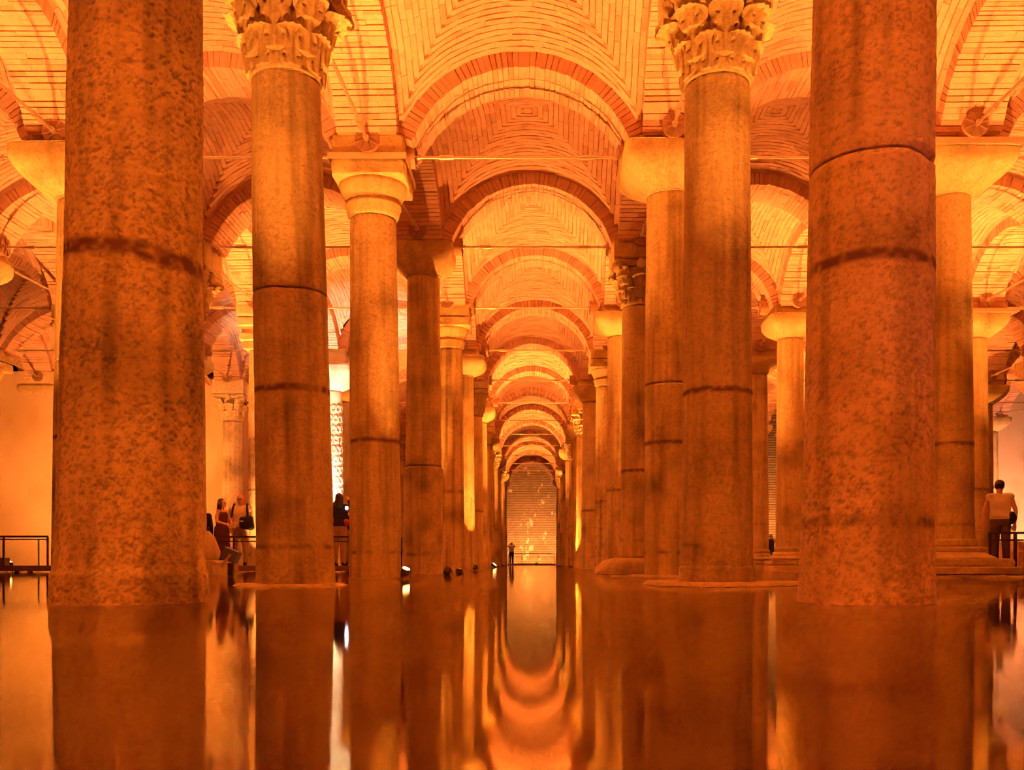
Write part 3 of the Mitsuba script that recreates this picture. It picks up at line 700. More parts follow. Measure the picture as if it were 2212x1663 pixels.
# the bays over and behind the photographer, out of the picture: plain shells
for (k, j) in [(k, j) for k in range(-3, 1) for j in range(-3, 4)] + [(1, -2), (1, 2), (1, -3), (1, 3)]:
    if (k, j) in BAYSET:
        continue
    A4 = [Arch((k, j), (k, j + 1)), Arch((k + 1, j), (k + 1, j + 1)), Arch((k, j), (k + 1, j)), Arch((k, j + 1), (k + 1, j + 1))]
    c0, c1 = col_xy(k, j), col_xy(k + 1, j + 1)
    U, V = np.meshgrid(np.linspace(-1.25, 1.25, 14), np.linspace(-1.25, 1.25, 14))
    Z = np.maximum(A4[0].top(U) * (1 - V) / 2 + A4[1].top(U) * (1 + V) / 2, A4[2].top(V) * (1 - U) / 2 + A4[3].top(V) * (1 + U) / 2) + 0.3 * np.maximum(0, 1 - np.maximum(U ** 2, V ** 2))
    pts = np.stack([(c0[0] + c1[0]) / 2 + U * 1.97, (c0[1] + c1[1]) / 2 + V * 1.97, Z], -1).reshape(-1, 3)
    put(key('ceiling__vault'), (pts, grid_faces(14, 14)), 'mat_brick', True, [0.95, 0.2])
# arches
n_single = 0
for (a, b), A in sorted(ARCHES.items(), key=lambda x: x[1].M[1]):
    k, j = a
    g = np.random.default_rng(5000 + k * 40 + j * 2 + A.across)
    name = key('brick_arch')
    if A.across:
        lab = f'brick arch spanning {AISLE[j]} at the {ORD[k - 1] if k <= 15 else "last"} pair of columns from the camera' if k <= 15 else f'brick arch closing {AISLE[j]} against the end wall'
    else:
        lab = f'brick arch over {LINE[j]}, between the {ORD[k - 1]} and {ORD[k] if k < 16 else "last"} columns'
    tag(name, lab, 'arch', kind='structure')
    th = np.linspace(-A.th - 0.02, A.th + 0.02, 34 if A.M[1] < 40 else 20)
    sec = [(A.R + 0.020, -0.478), (A.R + 0.020, 0.478), (A.R + RING + 0.03, 0.478), (A.R + RING + 0.03, -0.478)]
    V = np.stack([A.pt(th, r, d) for r, d in sec], 1).reshape(-1, 3)
    f = grid_faces(4, len(th), True)
    e = (len(th) - 1) * 4
    f = np.vstack([f, [[0, 1, 2], [0, 2, 3], [e, e + 2, e + 1], [e, e + 3, e + 2]]])
    put(name + '__mortar_core', (V, f), 'mat_mortar')
    pitch = (0.088 if A.M[1] < 30 else 0.11 if A.M[1] < 45 else 0.18) / A.R
    nb = int(2 * A.th / pitch)
    Ps = []
    for i in range(nb):
        t0 = -A.th + (i + 0.06) * 2 * A.th / nb; t1 = -A.th + (i + 0.94) * 2 * A.th / nb
        w = (g.random(2) - 0.5) * 0.2 * pitch
        off = 0.06 if i % 2 else -0.06
        cuts = [-HALF + 0.01 * (g.random() - .3), -0.165 + off, 0.165 + off, HALF + 0.01 * (g.random() - .7)]
        for s in range(3):
            d0, d1 = cuts[s] + (0.002 if s else 0), cuts[s + 1] - (0.002 if s < 2 else 0)
            r0 = A.R + 0.010 * (g.random() - 0.5) + (0.014 if g.random() < 0.1 else 0)
            r1 = A.R + (RING + 0.02 * (g.random() - .6) if s != 1 else 0.06)
            q0 = A.pt(np.array([t0 + w[0], t1 + w[1], t1 + w[1], t0 + w[0]]), np.full(4, r0), np.array([d0, d0, d1, d1]))
            q1 = A.pt(np.array([t0 + w[0], t1 + w[1], t1 + w[1], t0 + w[0]]), np.full(4, r1), np.array([d0, d0, d1, d1]))
            Ps.append(np.concatenate([q0, q1]))
    P = np.array(Ps); col = brick_tone(len(P), g, 0.8)
    pick = np.zeros(len(P), bool)
    if A.M[1] < 27 and n_single < 1000:
        ok, u, v = visible(P.mean(1) - np.array([0, 0.2, 0.1]))
        lo, sh, ar = size_px(P)
        pick = ok & (np.maximum(lo, 0) > 20) & (np.abs(u - 1106) < 1106)
        n_single += int(pick.sum())
    lay(name, P, col, pick)
    if A.across and j == 0 and 3 <= k <= 5:
        tt = np.linspace(-A.th, A.th, 60)
        pp = A.pt(tt, A.R - 0.012 + 0.006 * np.sin(tt * 37), -0.12 + 0.02 * np.sin(tt * 9 + k))
        segs = [rod_mesh(pp[i], pp[i + 1], 0.008, 5) for i in range(len(pp) - 1)]
        put(name + '__cable', join(segs), 'mat_plate')
        tag(name + '__cable', 'thin cable fixed along the underside')
# piers over the capitals
used_cols = sorted({c for ab in ARCHES for c in ab})
for c in used_cols:
    x, y = col_xy(*c)
    zt = min(A.zc for ab, A in ARCHES.items() if c in ab) + 1.5
    put(key('ceiling__pier'), box(x - .49, x + .49, y - .49, y + .49, SPRING + .035, zt), 'mat_mortar')

# ------------------------------------------------------------------ tie rods with round anchor plates
def plate_mesh(center, axis, r=0.2):
    m = [tri(trimesh.creation.cylinder(radius=r, height=0.014, sections=32))]
    for i in range(8):
        q = trimesh.creation.box(extents=[r - 0.03, 0.016, 0.022])
        q.apply_translation([r / 2 + 0.012, 0, 0.016])
        q.apply_transform(trimesh.transformations.rotation_matrix(i * math.pi / 4 + 0.3, [0, 0, 1]))
        m.append(tri(q))
    h = trimesh.creation.cylinder(radius=0.035, height=0.07, sections=12); h.apply_translation([0, 0, 0.03]); m.append(tri(h))
    v, f = join(m)
    M = trimesh.geometry.align_vectors([0, 0, 1], axis)
    return v @ M[:3, :3].T + center, f
rod_z = lambda k: 7.14 if k <= 3 else 7.30 if k == 4 else 7.34
def anchor(c, across):
    """(distance from the column's axis, height) of an anchor plate: clear of the capital and impost below it."""
    top, wide = CAPS.get(c, (6.95, 0))
    if across:
        return (0.84 if wide else 0.68), rod_z(c[0])
    return (wide + 0.06 if wide else 0.68), max(rod_z(c[0]), top + 0.17 if wide else 7.14)
for (a, b), A in sorted(ARCHES.items(), key=lambda x: x[1].M[1]):
    k, j = a
    if k > 15 or b[0] > 15:
        continue
    (ga, za), (gb, zb_) = anchor(a, A.across), anchor(b, A.across)
    pa = np.array([*(A.P + ga * A.e), za]); pb = np.array([*(A.Q - gb * A.e), zb_])
    mid = (pa + pb) / 2
    u, v = VX + mid[0] * F_PX / mid[1], VY - (mid[2] - CAM_Z) * F_PX / mid[1]
    if not (-250 < u < W_PX + 250 and v > -450):
        continue
    name = key('tie_rod')
    if A.across:
        lab = f'steel tie rod across {AISLE[j]} at the {ORD[k - 1]} columns'
    else:
        lab = f'tie rod along {LINE[j]}, {ORD[k - 1]} to {ORD[k] if k < 16 else "last"} column'
    tag(name, lab, 'tie rod', 'steel tie rods under the arches')
    d = (pb - pa) / np.linalg.norm(pb - pa)
    r = 0.027
    put(name + '__bar', rod_mesh(pa, pb, r, 12 if A.M[1] < 30 else 6), 'mat_steel', 35)
    if A.M[1] < 45:
        for s0, s1 in ((0.02, 0.10), (0.42, 0.66)):
            put(key(name + '__sleeve'), rod_mesh(pa + d * s0, pa + d * s1, r * 1.75, 12), 'mat_steel', 35)
            put(key(name + '__sleeve'), rod_mesh(pb - d * s0, pb - d * s1, r * 1.75, 12), 'mat_steel', 35)
        for p0, dd, gg in ((pa, d, ga), (pb, -d, gb)):
            put(key(name + '__anchor_plate'), plate_mesh(p0 + dd * 0.012, dd), 'mat_plate')
            pad = rod_mesh(p0 - dd * (gg - 0.52), p0 + dd * 0.006, 0.185, 24)
            put(key(name + '__backing_pad'), pad, 'mat_mortar', 35)

# ------------------------------------------------------------------ walls, floor, water
put('wall_end', box(-32, 32, 81.3, 81.7, -0.5, 10.5), 'mat_far_brick')
tag('wall_end', 'orange brick wall closing the far end of the aisles', 'wall', kind='structure')
put('wall_left', box(-32, -13.2, 35.42, 35.62, -0.5, 7.55), 'mat_plaster')
put('wall_left_001', box(-13.2, -10.9, 36.58, 36.8, -0.5, 7.55), 'mat_plaster')
tag('wall_left_001', 'shaded plaster wall directly behind the pale leafy-capital column and the visitors', 'wall', kind='structure')
tag('wall_left', 'smooth glowing plaster wall behind the left walkway', 'wall', kind='structure')
put('wall_side', box(-11.2, -10.9, 36.75, 81.3, -0.5, 9.8), 'mat_plaster')
tag('wall_side', 'plaster wall running back behind the visitors and the pale column', 'wall', kind='structure')
put('wall_right', box(15.0, 40, 48, 48.3, -0.5, 10), 'mat_plaster')
tag('wall_right', 'pinkish plaster wall at the far right behind the railing', 'wall', kind='structure')
put('wall_back', box(-20, 20, -19.0, -18.7, -0.5, 10), 'mat_far_brick')
tag('wall_back', 'brick wall behind the photographer', 'wall', kind='structure')
put('wall_right_001', box(11.4, 15.6, 56.1, 56.4, -0.5, 10), 'mat_far_brick')
tag('wall_right_001', 'brick wall glimpsed behind the man in black between right-hand columns', 'wall', kind='structure')
put('floor', box(-34, 34, -18.7, 82, -0.75, -0.45), 'mat_floor')
tag('floor', 'cistern floor under the shallow water', 'floor', kind='structure')
xs, ys = np.linspace(-33, 33, 40), np.concatenate([np.linspace(-18.6, 10, 60), np.linspace(10.5, 81.3, 50)])
X, Y = np.meshgrid(xs, ys)
put('water', (np.stack([X, Y, X * 0], -1).reshape(-1, 3), grid_faces(len(xs), len(ys))), 'mat_water', True)
tag('water', 'still dark orange water mirroring the columns', 'water', kind='structure')
# ------------------------------------------------------------------ walkways, railings, lamps and the visitors
def plain(name, c, rough=0.7, metal=0.0):
    scene[name] = {'type': 'twosided', 'b': {'type': 'principled', 'base_color': rgb(*c), 'roughness': rough, 'metallic': metal}}
plain('mat_skin', (0.72, 0.42, 0.28), 0.5); plain('mat_hair', (0.035, 0.018, 0.012), 0.45); plain('mat_black_cloth', (0.018, 0.016, 0.016), 0.85); plain('mat_maroon_cloth', (0.12, 0.035, 0.03), 0.85)
plain('mat_white_cloth', (0.80, 0.70, 0.55), 0.85); plain('mat_khaki_cloth', (0.42, 0.26, 0.16), 0.85); plain('mat_grey_cloth', (0.14, 0.085, 0.06), 0.85); plain('mat_blue_cloth', (0.42, 0.46, 0.62), 0.85)
plain('mat_red_cloth', (0.42, 0.07, 0.04), 0.85); plain('mat_marble', (0.88, 0.84, 0.72), 0.4); plain('mat_wood', (0.20, 0.10, 0.055), 0.6); plain('mat_blue_grey', (0.13, 0.11, 0.17), 0.45)
plain('mat_turquoise', (0.15, 0.55, 0.5), 0.5); plain('mat_navy_cloth', (0.03, 0.05, 0.07), 0.85)
scene['mat_pane'] = {'type': 'thindielectric', 'int_ior': 1.5}
def person(pos, yaw, H, label, J=None, top=None, bottom=None, hair=None, shoes='mat_black_cloth', sleeves=True, skirt=False, bare_shoulders=False, head_yaw=0.0, head_pitch=0.0, lean=0.0, width=1.0, group=None, hair_style='short', fine=True):
    """A visitor: one continuous body, with clothes, hair and shoes as parts. Locally the person looks along -y; yaw in degrees."""
    s = H / 1.75
    base = {'pelvis': (0, 0, .96), 'waist': (0, 0, 1.10), 'chest': (0, 0, 1.28), 'neck': (0, .01, 1.47), 'head': (0, -.015, 1.635)}
    for q, n in ((-1, 'l'), (1, 'r')):
        base |= {'sh' + n: (q * .185 * width, .01, 1.42), 'el' + n: (q * .25 * width, .03, 1.13), 'wr' + n: (q * .27 * width, -.03, .88), 'hip' + n: (q * .09, 0, .93), 'kn' + n: (q * .10, -.01, .50), 'an' + n: (q * .105, .02, .085), 'toe' + n: (q * .12, -.13, .035)}
    base |= (J or {})
    J = {k: np.array(v, float) for k, v in base.items()}
    if lean:                        # bends the upper body forward about the hips
        ca, sa = math.cos(lean), math.sin(lean)
        for k in J:
            if J[k][2] > 1.0 or k[:2] in ('el', 'wr', 'sh'):
                y, z = J[k][1], J[k][2] - .96
                J[k][1], J[k][2] = y * ca - z * sa, .96 + y * sa + z * ca
    M3 = manifold3d.Manifold
    n = 20 if fine else 12
    ball = lambda p, r: M3.sphere(r, n).translate([float(c) for c in p])
    bone = lambda *pr: M3.batch_hull([ball(p, r) for p, r in pr])
    cy, sy = math.cos(math.radians(yaw)), math.sin(math.radians(yaw))
    Rz = np.array([[cy, -sy, 0], [sy, cy, 0], [0, 0, 1]])
    def finish(m, it=6, ln=.022):
        m = m.refine_to_length(ln if fine else .05)
        t = m.to_mesh()
        t = trimesh.Trimesh(t.vert_properties[:, :3], t.tri_verts, process=True)
        if it:
            trimesh.smoothing.filter_taubin(t, iterations=it)
        v = np.array(t.vertices) * s
        return v @ Rz.T + np.array(pos), np.array(t.faces)
    w = width
    def torso(g, low=None):
        c, p, wst = J['chest'], J['pelvis'], J['waist']
        parts = [bone((J['shl'], .062 + g), (J['shr'], .062 + g), (c + [-.09 * w, -.01, .02], .10 * w + g), (c + [.09 * w, -.01, .02], .10 * w + g)),
                 bone((c + [-.085 * w, -.01, 0], .105 * w + g), (c + [.085 * w, -.01, 0], .105 * w + g), (wst + [-.07 * w, 0, 0], .095 * w + g), (wst + [.07 * w, 0, 0], .095 * w + g)),
                 bone((wst + [-.07 * w, 0, 0], .095 * w + g), (wst + [.07 * w, 0, 0], .095 * w + g), (p + [-.08 * w, 0, -.02], .105 * w + g), (p + [.08 * w, 0, -.02], .105 * w + g))]
        return parts
    arms, hands = [], []
    for q, a in ((-1, 'l'), (1, 'r')):
        arms += [bone((J['sh' + a], .055), (J['el' + a], .041)), bone((J['el' + a], .041), (J['wr' + a], .028))]
        d = J['wr' + a] - J['el' + a]; d /= np.linalg.norm(d)
        side = np.cross(d, [0, 0, 1.0]) if abs(d[2]) < .9 else np.cross(d, [0, 1.0, 0])
        side /= np.linalg.norm(side) + 1e-9
        nrm = np.cross(side, d)
        palm = J['wr' + a] + d * .055
        hands.append(bone((J['wr' + a], .026), (palm + side * .026, .015), (palm - side * .026, .015), (palm + d * .03, .016)))
        for fi, (o, l) in enumerate(((-.030, .062), (-.010, .074), (.010, .070), (.029, .055))):
            b0 = palm + side * o + d * .025
            b1 = b0 + d * l * .55 + nrm * .006 * q; b2 = b1 + d * l * .38 + nrm * .022 * q
            hands += [bone((b0, .0095), (b1, .0088)), bone((b1, .0088), (b2, .0075))]
        t0 = J['wr' + a] + d * .03 + side * .028 * -q; t1 = t0 + d * .035 + side * .026 * -q; t2 = t1 + d * .028
        hands += [bone((t0, .012), (t1, .0105)), bone((t1, .0105), (t2, .009))]
    legs = []
    for a in 'lr':
        legs += [bone((J['hip' + a], .088), (J['kn' + a], .056)), bone((J['kn' + a], .056), (J['kn' + a] * .55 + J['an' + a] * .45 + [0, .02, 0], .055), (J['an' + a], .038)), bone((J['an' + a], .04), (J['toe' + a], .032))]
    hd = J['head']
    hp, hy = head_pitch, math.radians(head_yaw)
    Rh = np.array([[math.cos(hy), -math.sin(hy), 0], [math.sin(hy), math.cos(hy), 0], [0, 0, 1]]) @ np.array([[1, 0, 0], [0, math.cos(hp), -math.sin(hp)], [0, math.sin(hp), math.cos(hp)]])
    h = lambda x, y, z: hd + Rh @ np.array([x, y, z])
    skull = [bone((h(0, .015, .03), .092), (h(0, .0, -.01), .080)), bone((h(0, -.02, -.02), .070), (h(0, -.055, -.088), .028), (h(-.03, -.02, -.07), .03), (h(.03, -.02, -.07), .03)),
             bone((h(0, -.088, .012), .010), (h(0, -.108, -.022), .014), (h(-.012, -.092, -.026), .010), (h(.012, -.092, -.026), .010)),
             bone((h(-.02, -.088, -.052), .009), (h(.02, -.088, -.052), .009)), bone((h(-.045, -.075, .028), .012), (h(.045, -.075, .028), .012)),
             bone((h(-.086, .01, .0), .016), (h(-.088, .018, -.03), .012)), bone((h(.086, .01, .0), .016), (h(.088, .018, -.03), .012)), bone((J['neck'], .056), (h(0, .02, -.05), .052))]
    body = M3.batch_boolean(torso(0) + arms + hands + legs + skull + [bone((J['neck'], .058), (J['chest'] + [0, 0, .12], .08))], manifold3d.OpType.Add)
    name = key('person')
    tag(name, label, 'person', group)
    put(name + '__body', finish(body, 5, .03), 'mat_skin', True)
    eyes = M3.batch_boolean([ball(h(q * .032, -.086, .008), .0115) for q in (-1, 1)], manifold3d.OpType.Add)
    put(name + '__eyes', finish(eyes, 0, .02), 'mat_hair', True)
    if top:
        ps = torso(.016)[:2] + [bone((J['waist'] + [-.07 * w, 0, 0], .115 * w), (J['waist'] + [.07 * w, 0, 0], .115 * w), (J['pelvis'] + [-.075 * w, 0, .05], .128 * w), (J['pelvis'] + [.075 * w, 0, .05], .128 * w))]
        if bare_shoulders:
            c = J['chest']
            ps = [bone((c + [-.085 * w, -.01, .05], .10 * w + .014), (c + [.085 * w, -.01, .05], .10 * w + .014), (J['waist'] + [-.07 * w, 0, 0], .10), (J['waist'] + [.07 * w, 0, 0], .10)), torso(.014)[2]]
        if sleeves:
            for a in 'lr':
                m = J['sh' + a] * .35 + J['el' + a] * .65 if sleeves == 'short' else J['wr' + a] * .92 + J['el' + a] * .08
                ps += [bone((J['sh' + a], .074), (J['el' + a] if sleeves != 'short' else m, .058))] + ([bone((J['el' + a], .057), (m, .045))] if sleeves != 'short' else [])
        put(name + '__top', finish(M3.batch_boolean(ps, manifold3d.OpType.Add), 5), top, True)
    if bottom and skirt:
        p = J['pelvis']
        ps = [M3.batch_hull([ball(p + [-.09, 0, .0], .125), ball(p + [.09, 0, .0], .125), ball([-.16, 0, .16], .12), ball([.16, 0, .16], .12)])]
        put(name + '__skirt', finish(ps[0], 3), bottom, True)
    elif bottom:
        ps = [bone((J['pelvis'] + [-.075 * w, 0, .0], .117 * w), (J['pelvis'] + [.075 * w, 0, .0], .117 * w), (J['hipl'] + [0, 0, -.04], .112), (J['hipr'] + [0, 0, -.04], .112))]
        for a in 'lr':
            ps += [bone((J['hip' + a], .108), (J['kn' + a], .082)), bone((J['kn' + a], .082), (J['an' + a] + [0, 0, .0], .066))]
        put(name + '__trousers', finish(M3.batch_boolean(ps, manifold3d.OpType.Add), 4), bottom, True)
    sh = [bone((J['an' + a] + [0, .03, -.035], .045), (J['an' + a] + [0, -.02, -.02], .05), (J['toe' + a] + [0, -.01, .005], .042)) for a in 'lr']
    for q in sh:
        put(key(name + '__shoe'), finish(q, 3), shoes, True)
    if hair:
        ps = [bone((h(0, .03, .045), .094), (h(0, .035, .0), .090))]
        if hair_style == 'long':
            ps += [bone((h(0, .045, .0), .085), (h(-.03, .075, -.22), .06), (h(.03, .075, -.22), .06)), bone((h(-.06, .0, .02), .045), (h(-.075, .03, -.18), .03)), bone((h(.06, .0, .02), .045), (h(.075, .03, -.18), .03))]
        if hair_style == 'bun':
            ps += [ball(h(0, .12, -.03), .055)]
        m = M3.batch_boolean(ps, manifold3d.OpType.Add) - bone((h(0, -.10, -.03), .085), (h(0, -.12, .03), .06))
        put(name + '__hair', finish(m, 3, .018), hair, True)
    local = lambda x, y, z: (np.array([x, y, z]) * s) @ Rz.T + np.array(pos)
    return name, local, J
DECK = 0.165
# walkway on the left, between the fourth and fifth rows
def walkway(name, label, x0, x1, y0, y1, plank=0.14, along=True):
    put(name + '__frame', join([box(x0, x1, y0, y0 + .07, DECK - .13, DECK - .028), box(x0, x1, y1 - .07, y1, DECK - .13, DECK - .028)] + [box(x, x + .09, y0 + .02, y0 + .11, -.45, DECK - .13) for x in np.arange(x0 + .3, x1, 1.15)] + [box(x, x + .09, y1 - .11, y1 - .02, -.45, DECK - .13) for x in np.arange(x0 + .3, x1, 1.15)]), 'mat_wood')
    for i, y in enumerate(np.arange(y0, y1 - plank * .5, plank)):
        put(key(name + '__plank'), box(x0, x1, y + .004, min(y + plank - .004, y1), DECK - .028, DECK), 'mat_wood')
    tag(name, label, 'walkway')
def railing(name, label, x0, x1, y, z0, z1, posts, second=None, pane=True, post_w=.035, tilt=0.0):
    put(name + '__handrail', box(x0, x1, y - .03, y + .03, z1 - .045, z1), 'mat_dark')
    if second:
        put(name + '__lower_rail', box(x0, x1, y - .02, y + .02, second - .03, second), 'mat_dark')
    for p in posts:
        put(key(name + '__post'), box(p - post_w / 2, p + post_w / 2, y - .025, y + .025, z0, z1 - .045), 'mat_dark')
    if pane:
        ps = sorted(posts)
        for a, b in zip(ps[:-1], ps[1:]):
            g = (np.array([[a + .05, y, z0 + .06], [b - .05, y, z0 + .06], [b - .05, y, z1 - .12], [a + .05, y, z1 - .12]]), np.array([[0, 1, 2], [0, 2, 3]]))
            put(key(name + '__pane'), g, 'mat_pane')
    tag(name, label, 'railing')
xw = lambda u, d: (u - VX) * d / F_PX
walkway('walkway', 'dark plank walkway with visitors crossing behind the left columns', -16.5, -3.3, 23.4, 25.0)
railing('railing', 'dark railing in front of the visitors on the left walkway', xw(456, 23.5), -3.3, 23.5, DECK, .92, [xw(456, 23.5), xw(505, 23.5), xw(560, 23.5), -5.6, -4.4, -3.3], .80)
railing('railing_001', 'dark double-bar railing in front of the plaster wall at far left', -16.5, xw(103, 23.5), 23.5, DECK, .93, [-16.2, -14.7, xw(8, 23.5), xw(103, 23.5)], .85, False)
put('railing_001__glass_edge', box(xw(82, 23.5), xw(85, 23.5), 23.49, 23.51, DECK, .85), 'mat_turquoise')
# walkway on the right
walkway('walkway_001', 'dark plank walkway at far right under the man in the pale vest', 9.35, 17.5, 18.55, 20.3)
railing('railing_002', 'dark railing in front of the man in the pale vest', 9.2, 17.5, 18.62, DECK, .87, [9.22, 9.36, xw(2193, 18.62), 11.6], .72, True, .05)
railing('railing_003', 'short dark railing behind the stepped column base at right', 8.2, 9.2, 20.0, DECK, .86, [8.25, 9.15], .70, False)
put('railing_003__deck_edge', box(8.1, 9.35, 19.9, 20.3, -.1, DECK), 'mat_wood')
# far landing at the end wall and the one on the right beyond the columns
put('landing__deck', box(-1.9, 1.9, 74.6, 77.5, .0, .10), 'mat_wood'); tag('landing', 'dark landing below the end wall at the end of the central aisle', 'walkway')
put('landing__leg', box(-1.5, -1.3, 74.7, 74.9, -.45, 0), 'mat_wood'); put('landing__leg_001', box(1.3, 1.5, 74.7, 74.9, -.45, 0), 'mat_wood')
railing('railing_004', 'thin dark railing on the landing before the end wall', -1.9, 1.9, 76.6, .10, .95, [-1.88, -.8, .55, 1.88], .66, False, .04)
put('landing_001__deck', box(10.6, 14.4, 47.4, 49.2, .0, .06), 'mat_wood'); tag('landing_001', 'low landing under the man in black between the right-hand columns', 'walkway')
put('landing_001__leg', box(11.2, 11.4, 47.5, 47.7, -.45, 0), 'mat_wood')
railing('railing_005', 'low railing with a turquoise handrail across the man in black', xw(1654, 47.6), xw(1673, 47.6), 47.6, .06, .76, [xw(1654, 47.6), xw(1673, 47.6)], None, False, .03)
scene['railing_005__handrail']['bsdf'] = {'type': 'ref', 'id': 'mat_turquoise'}
# visitors
nm, L, J = person((xw(479, 23.95), 23.95, DECK), 62, 1.72, 'woman with long dark hair in a dark strapless dress, turned left, holding something pale', J={'ell': (-.24, -.08, 1.14), 'wrl': (-.13, -.30, 1.08), 'elr': (.24, -.06, 1.14), 'wrr': (.08, -.32, 1.06)},
                  top='mat_maroon_cloth', bottom='mat_maroon_cloth', hair='mat_hair', sleeves=False, skirt=True, bare_shoulders=True, head_yaw=18, width=.88, hair_style='long')
b = trimesh.creation.box(extents=[.15, .02, .11]); b.apply_translation(L(-.02, -.42, 1.04))
put('paper_leaflet', tri(b), 'mat_white_cloth'); tag('paper_leaflet', 'pale leaflet held by the woman in the dark dress', 'leaflet')
nm, L, J = person((xw(520, 24.42), 24.42, DECK), 8, 1.86, 'bald man in a pale t-shirt with a backpack, holding a dark jacket at his side', J={'ell': (-.27, .02, 1.14), 'wrl': (-.23, -.10, .93), 'elr': (.28, .0, 1.16), 'wrr': (.10, -.24, 1.10)},
                  top='mat_white_cloth', bottom='mat_khaki_cloth', sleeves='short', width=1.14, head_yaw=-6)
M3 = manifold3d.Manifold
def hull_pts(f, pts):
    m = M3.batch_hull([M3.sphere(r, 16).translate([float(c) for c in f(*p)]) for p, r in pts]).refine_to_length(.03)
    t = m.to_mesh()
    return t.vert_properties[:, :3], t.tri_verts
for q in (-1, 1):
    put(key(nm + '__backpack_strap'), hull_pts(L, [((q * .155, .02, 1.52), .03), ((q * .17, -.125, 1.40), .025), ((q * .19, -.13, 1.22), .025)]), 'mat_black_cloth', True)
put(nm + '__backpack', hull_pts(L, [((-.12, .2, 1.40), .07), ((.12, .2, 1.40), .07), ((-.13, .22, 1.05), .09), ((.13, .22, 1.05), .09)]), 'mat_black_cloth', True)
put('dark_jacket', hull_pts(L, [((.06, -.24, 1.14), .06), ((.26, -.16, 1.16), .07), ((.08, -.25, .98), .08), ((.28, -.14, .95), .08)]), 'mat_black_cloth', True)
tag('dark_jacket', 'dark folded jacket carried over the bald man\'s arm', 'jacket')
person((xw(438, 24.4), 24.4, DECK), 200, 1.62, 'dark-haired person in black, almost hidden behind the massive left column', top='mat_black_cloth', bottom='mat_black_cloth', hair='mat_hair', hair_style='long', width=.9)
nm, L, J = person((xw(733, 24.0), 24.0, DECK), 172, 1.86, 'person in black seen from behind, photographing the glowing white column', J={'ell': (-.30, -.10, 1.34), 'wrl': (-.16, -.24, 1.60), 'elr': (.30, -.08, 1.32), 'wrr': (.16, -.24, 1.58)},
                  top='mat_black_cloth', bottom='mat_khaki_cloth', hair='mat_hair', hair_style='long')
put('red_scarf', hull_pts(L, [((-.22, .02, 1.06), .07), ((.2, .05, 1.16), .07), ((-.16, .03, .98), .06), ((.16, .06, 1.0), .07)]), 'mat_red_cloth', True)
tag('red_scarf', 'dark red wrap tied at the waist of the person in black', 'scarf')
nm, L, J = person((xw(757, 24.72), 24.72, DECK), 0, 1.74, 'second dark-clothed visitor with a shining phone, half hidden behind the strapped column', J={'ell': (-.24, -.06, 1.14), 'wrl': (-.10, -.28, 1.34), 'elr': (.24, -.06, 1.14), 'wrr': (.06, -.28, 1.32)},
                  top='mat_black_cloth', bottom='mat_khaki_cloth', hair='mat_hair', width=.95)
ph = np.array([xw(749, 23.75), 23.75, CAM_Z + (VY - 1097) * 23.75 / F_PX])
put('phone__body', box(ph[0] - .04, ph[0] + .04, ph[1], ph[1] + .012, ph[2] - .09, ph[2] + .03), 'mat_dark')
t = trimesh.creation.icosphere(subdivisions=2, radius=.045); t.apply_scale([1, .35, 1]); t.apply_translation(ph - [0, .012, 0])
scene['phone__light'] = mikit.ply(tri(t), 'mat_dark', smooth=True, emitter={'type': 'area', 'radiance': rgb(2.4, 2.8, 3.6)})
tag('phone', 'phone with its bright white light on, held up beside the strapped column', 'phone'); tag('phone__light', 'shining white phone light')
nm, L, J = person((xw(2161, 19.3), 19.3, DECK), 160, 1.80, 'man in a pale sleeveless vest and dark trousers, head bowed, seen from behind', J={'ell': (-.28, .03, 1.12), 'wrl': (-.26, -.02, .86), 'elr': (.30, .03, 1.12), 'wrr': (.31, -.06, .87)},
                  top='mat_white_cloth', bottom='mat_grey_cloth', hair='mat_hair', shoes='mat_white_cloth', sleeves=False, head_pitch=.55, head_yaw=-25, lean=.14, width=1.04, hair_style='bun')
put('shoulder_bag', hull_pts(L, [((-.20, .10, 1.06), .05), ((-.25, .02, .98), .05), ((-.2, .1, .9), .05)]), 'mat_black_cloth', True); tag('shoulder_bag', 'small black bag at the hip of the man in the vest', 'bag')
person((xw(1665, 48.2), 48.2, .06), -40, 1.62, 'man in black looking up with a hand at his head, between right-hand columns', J={'elr': (.30, -.08, 1.30), 'wrr': (.14, -.10, 1.60), 'ell': (-.30, -.08, 1.25), 'wrl': (-.16, -.16, 1.50)}, top='mat_navy_cloth', bottom='mat_navy_cloth', hair='mat_hair', sleeves='short', head_pitch=-.35, fine=False)
person((xw(1105, 75.2), 75.2, .10), 190, 1.72, 'tiny figure in a blue-grey shirt with raised arms at the far end', J={'elr': (.32, -.10, 1.42), 'wrr': (.12, -.18, 1.62), 'ell': (-.32, -.10, 1.42), 'wrl': (-.12, -.18, 1.62)}, top='mat_blue_cloth', bottom='mat_black_cloth', hair='mat_khaki_cloth', sleeves='short', fine=False)
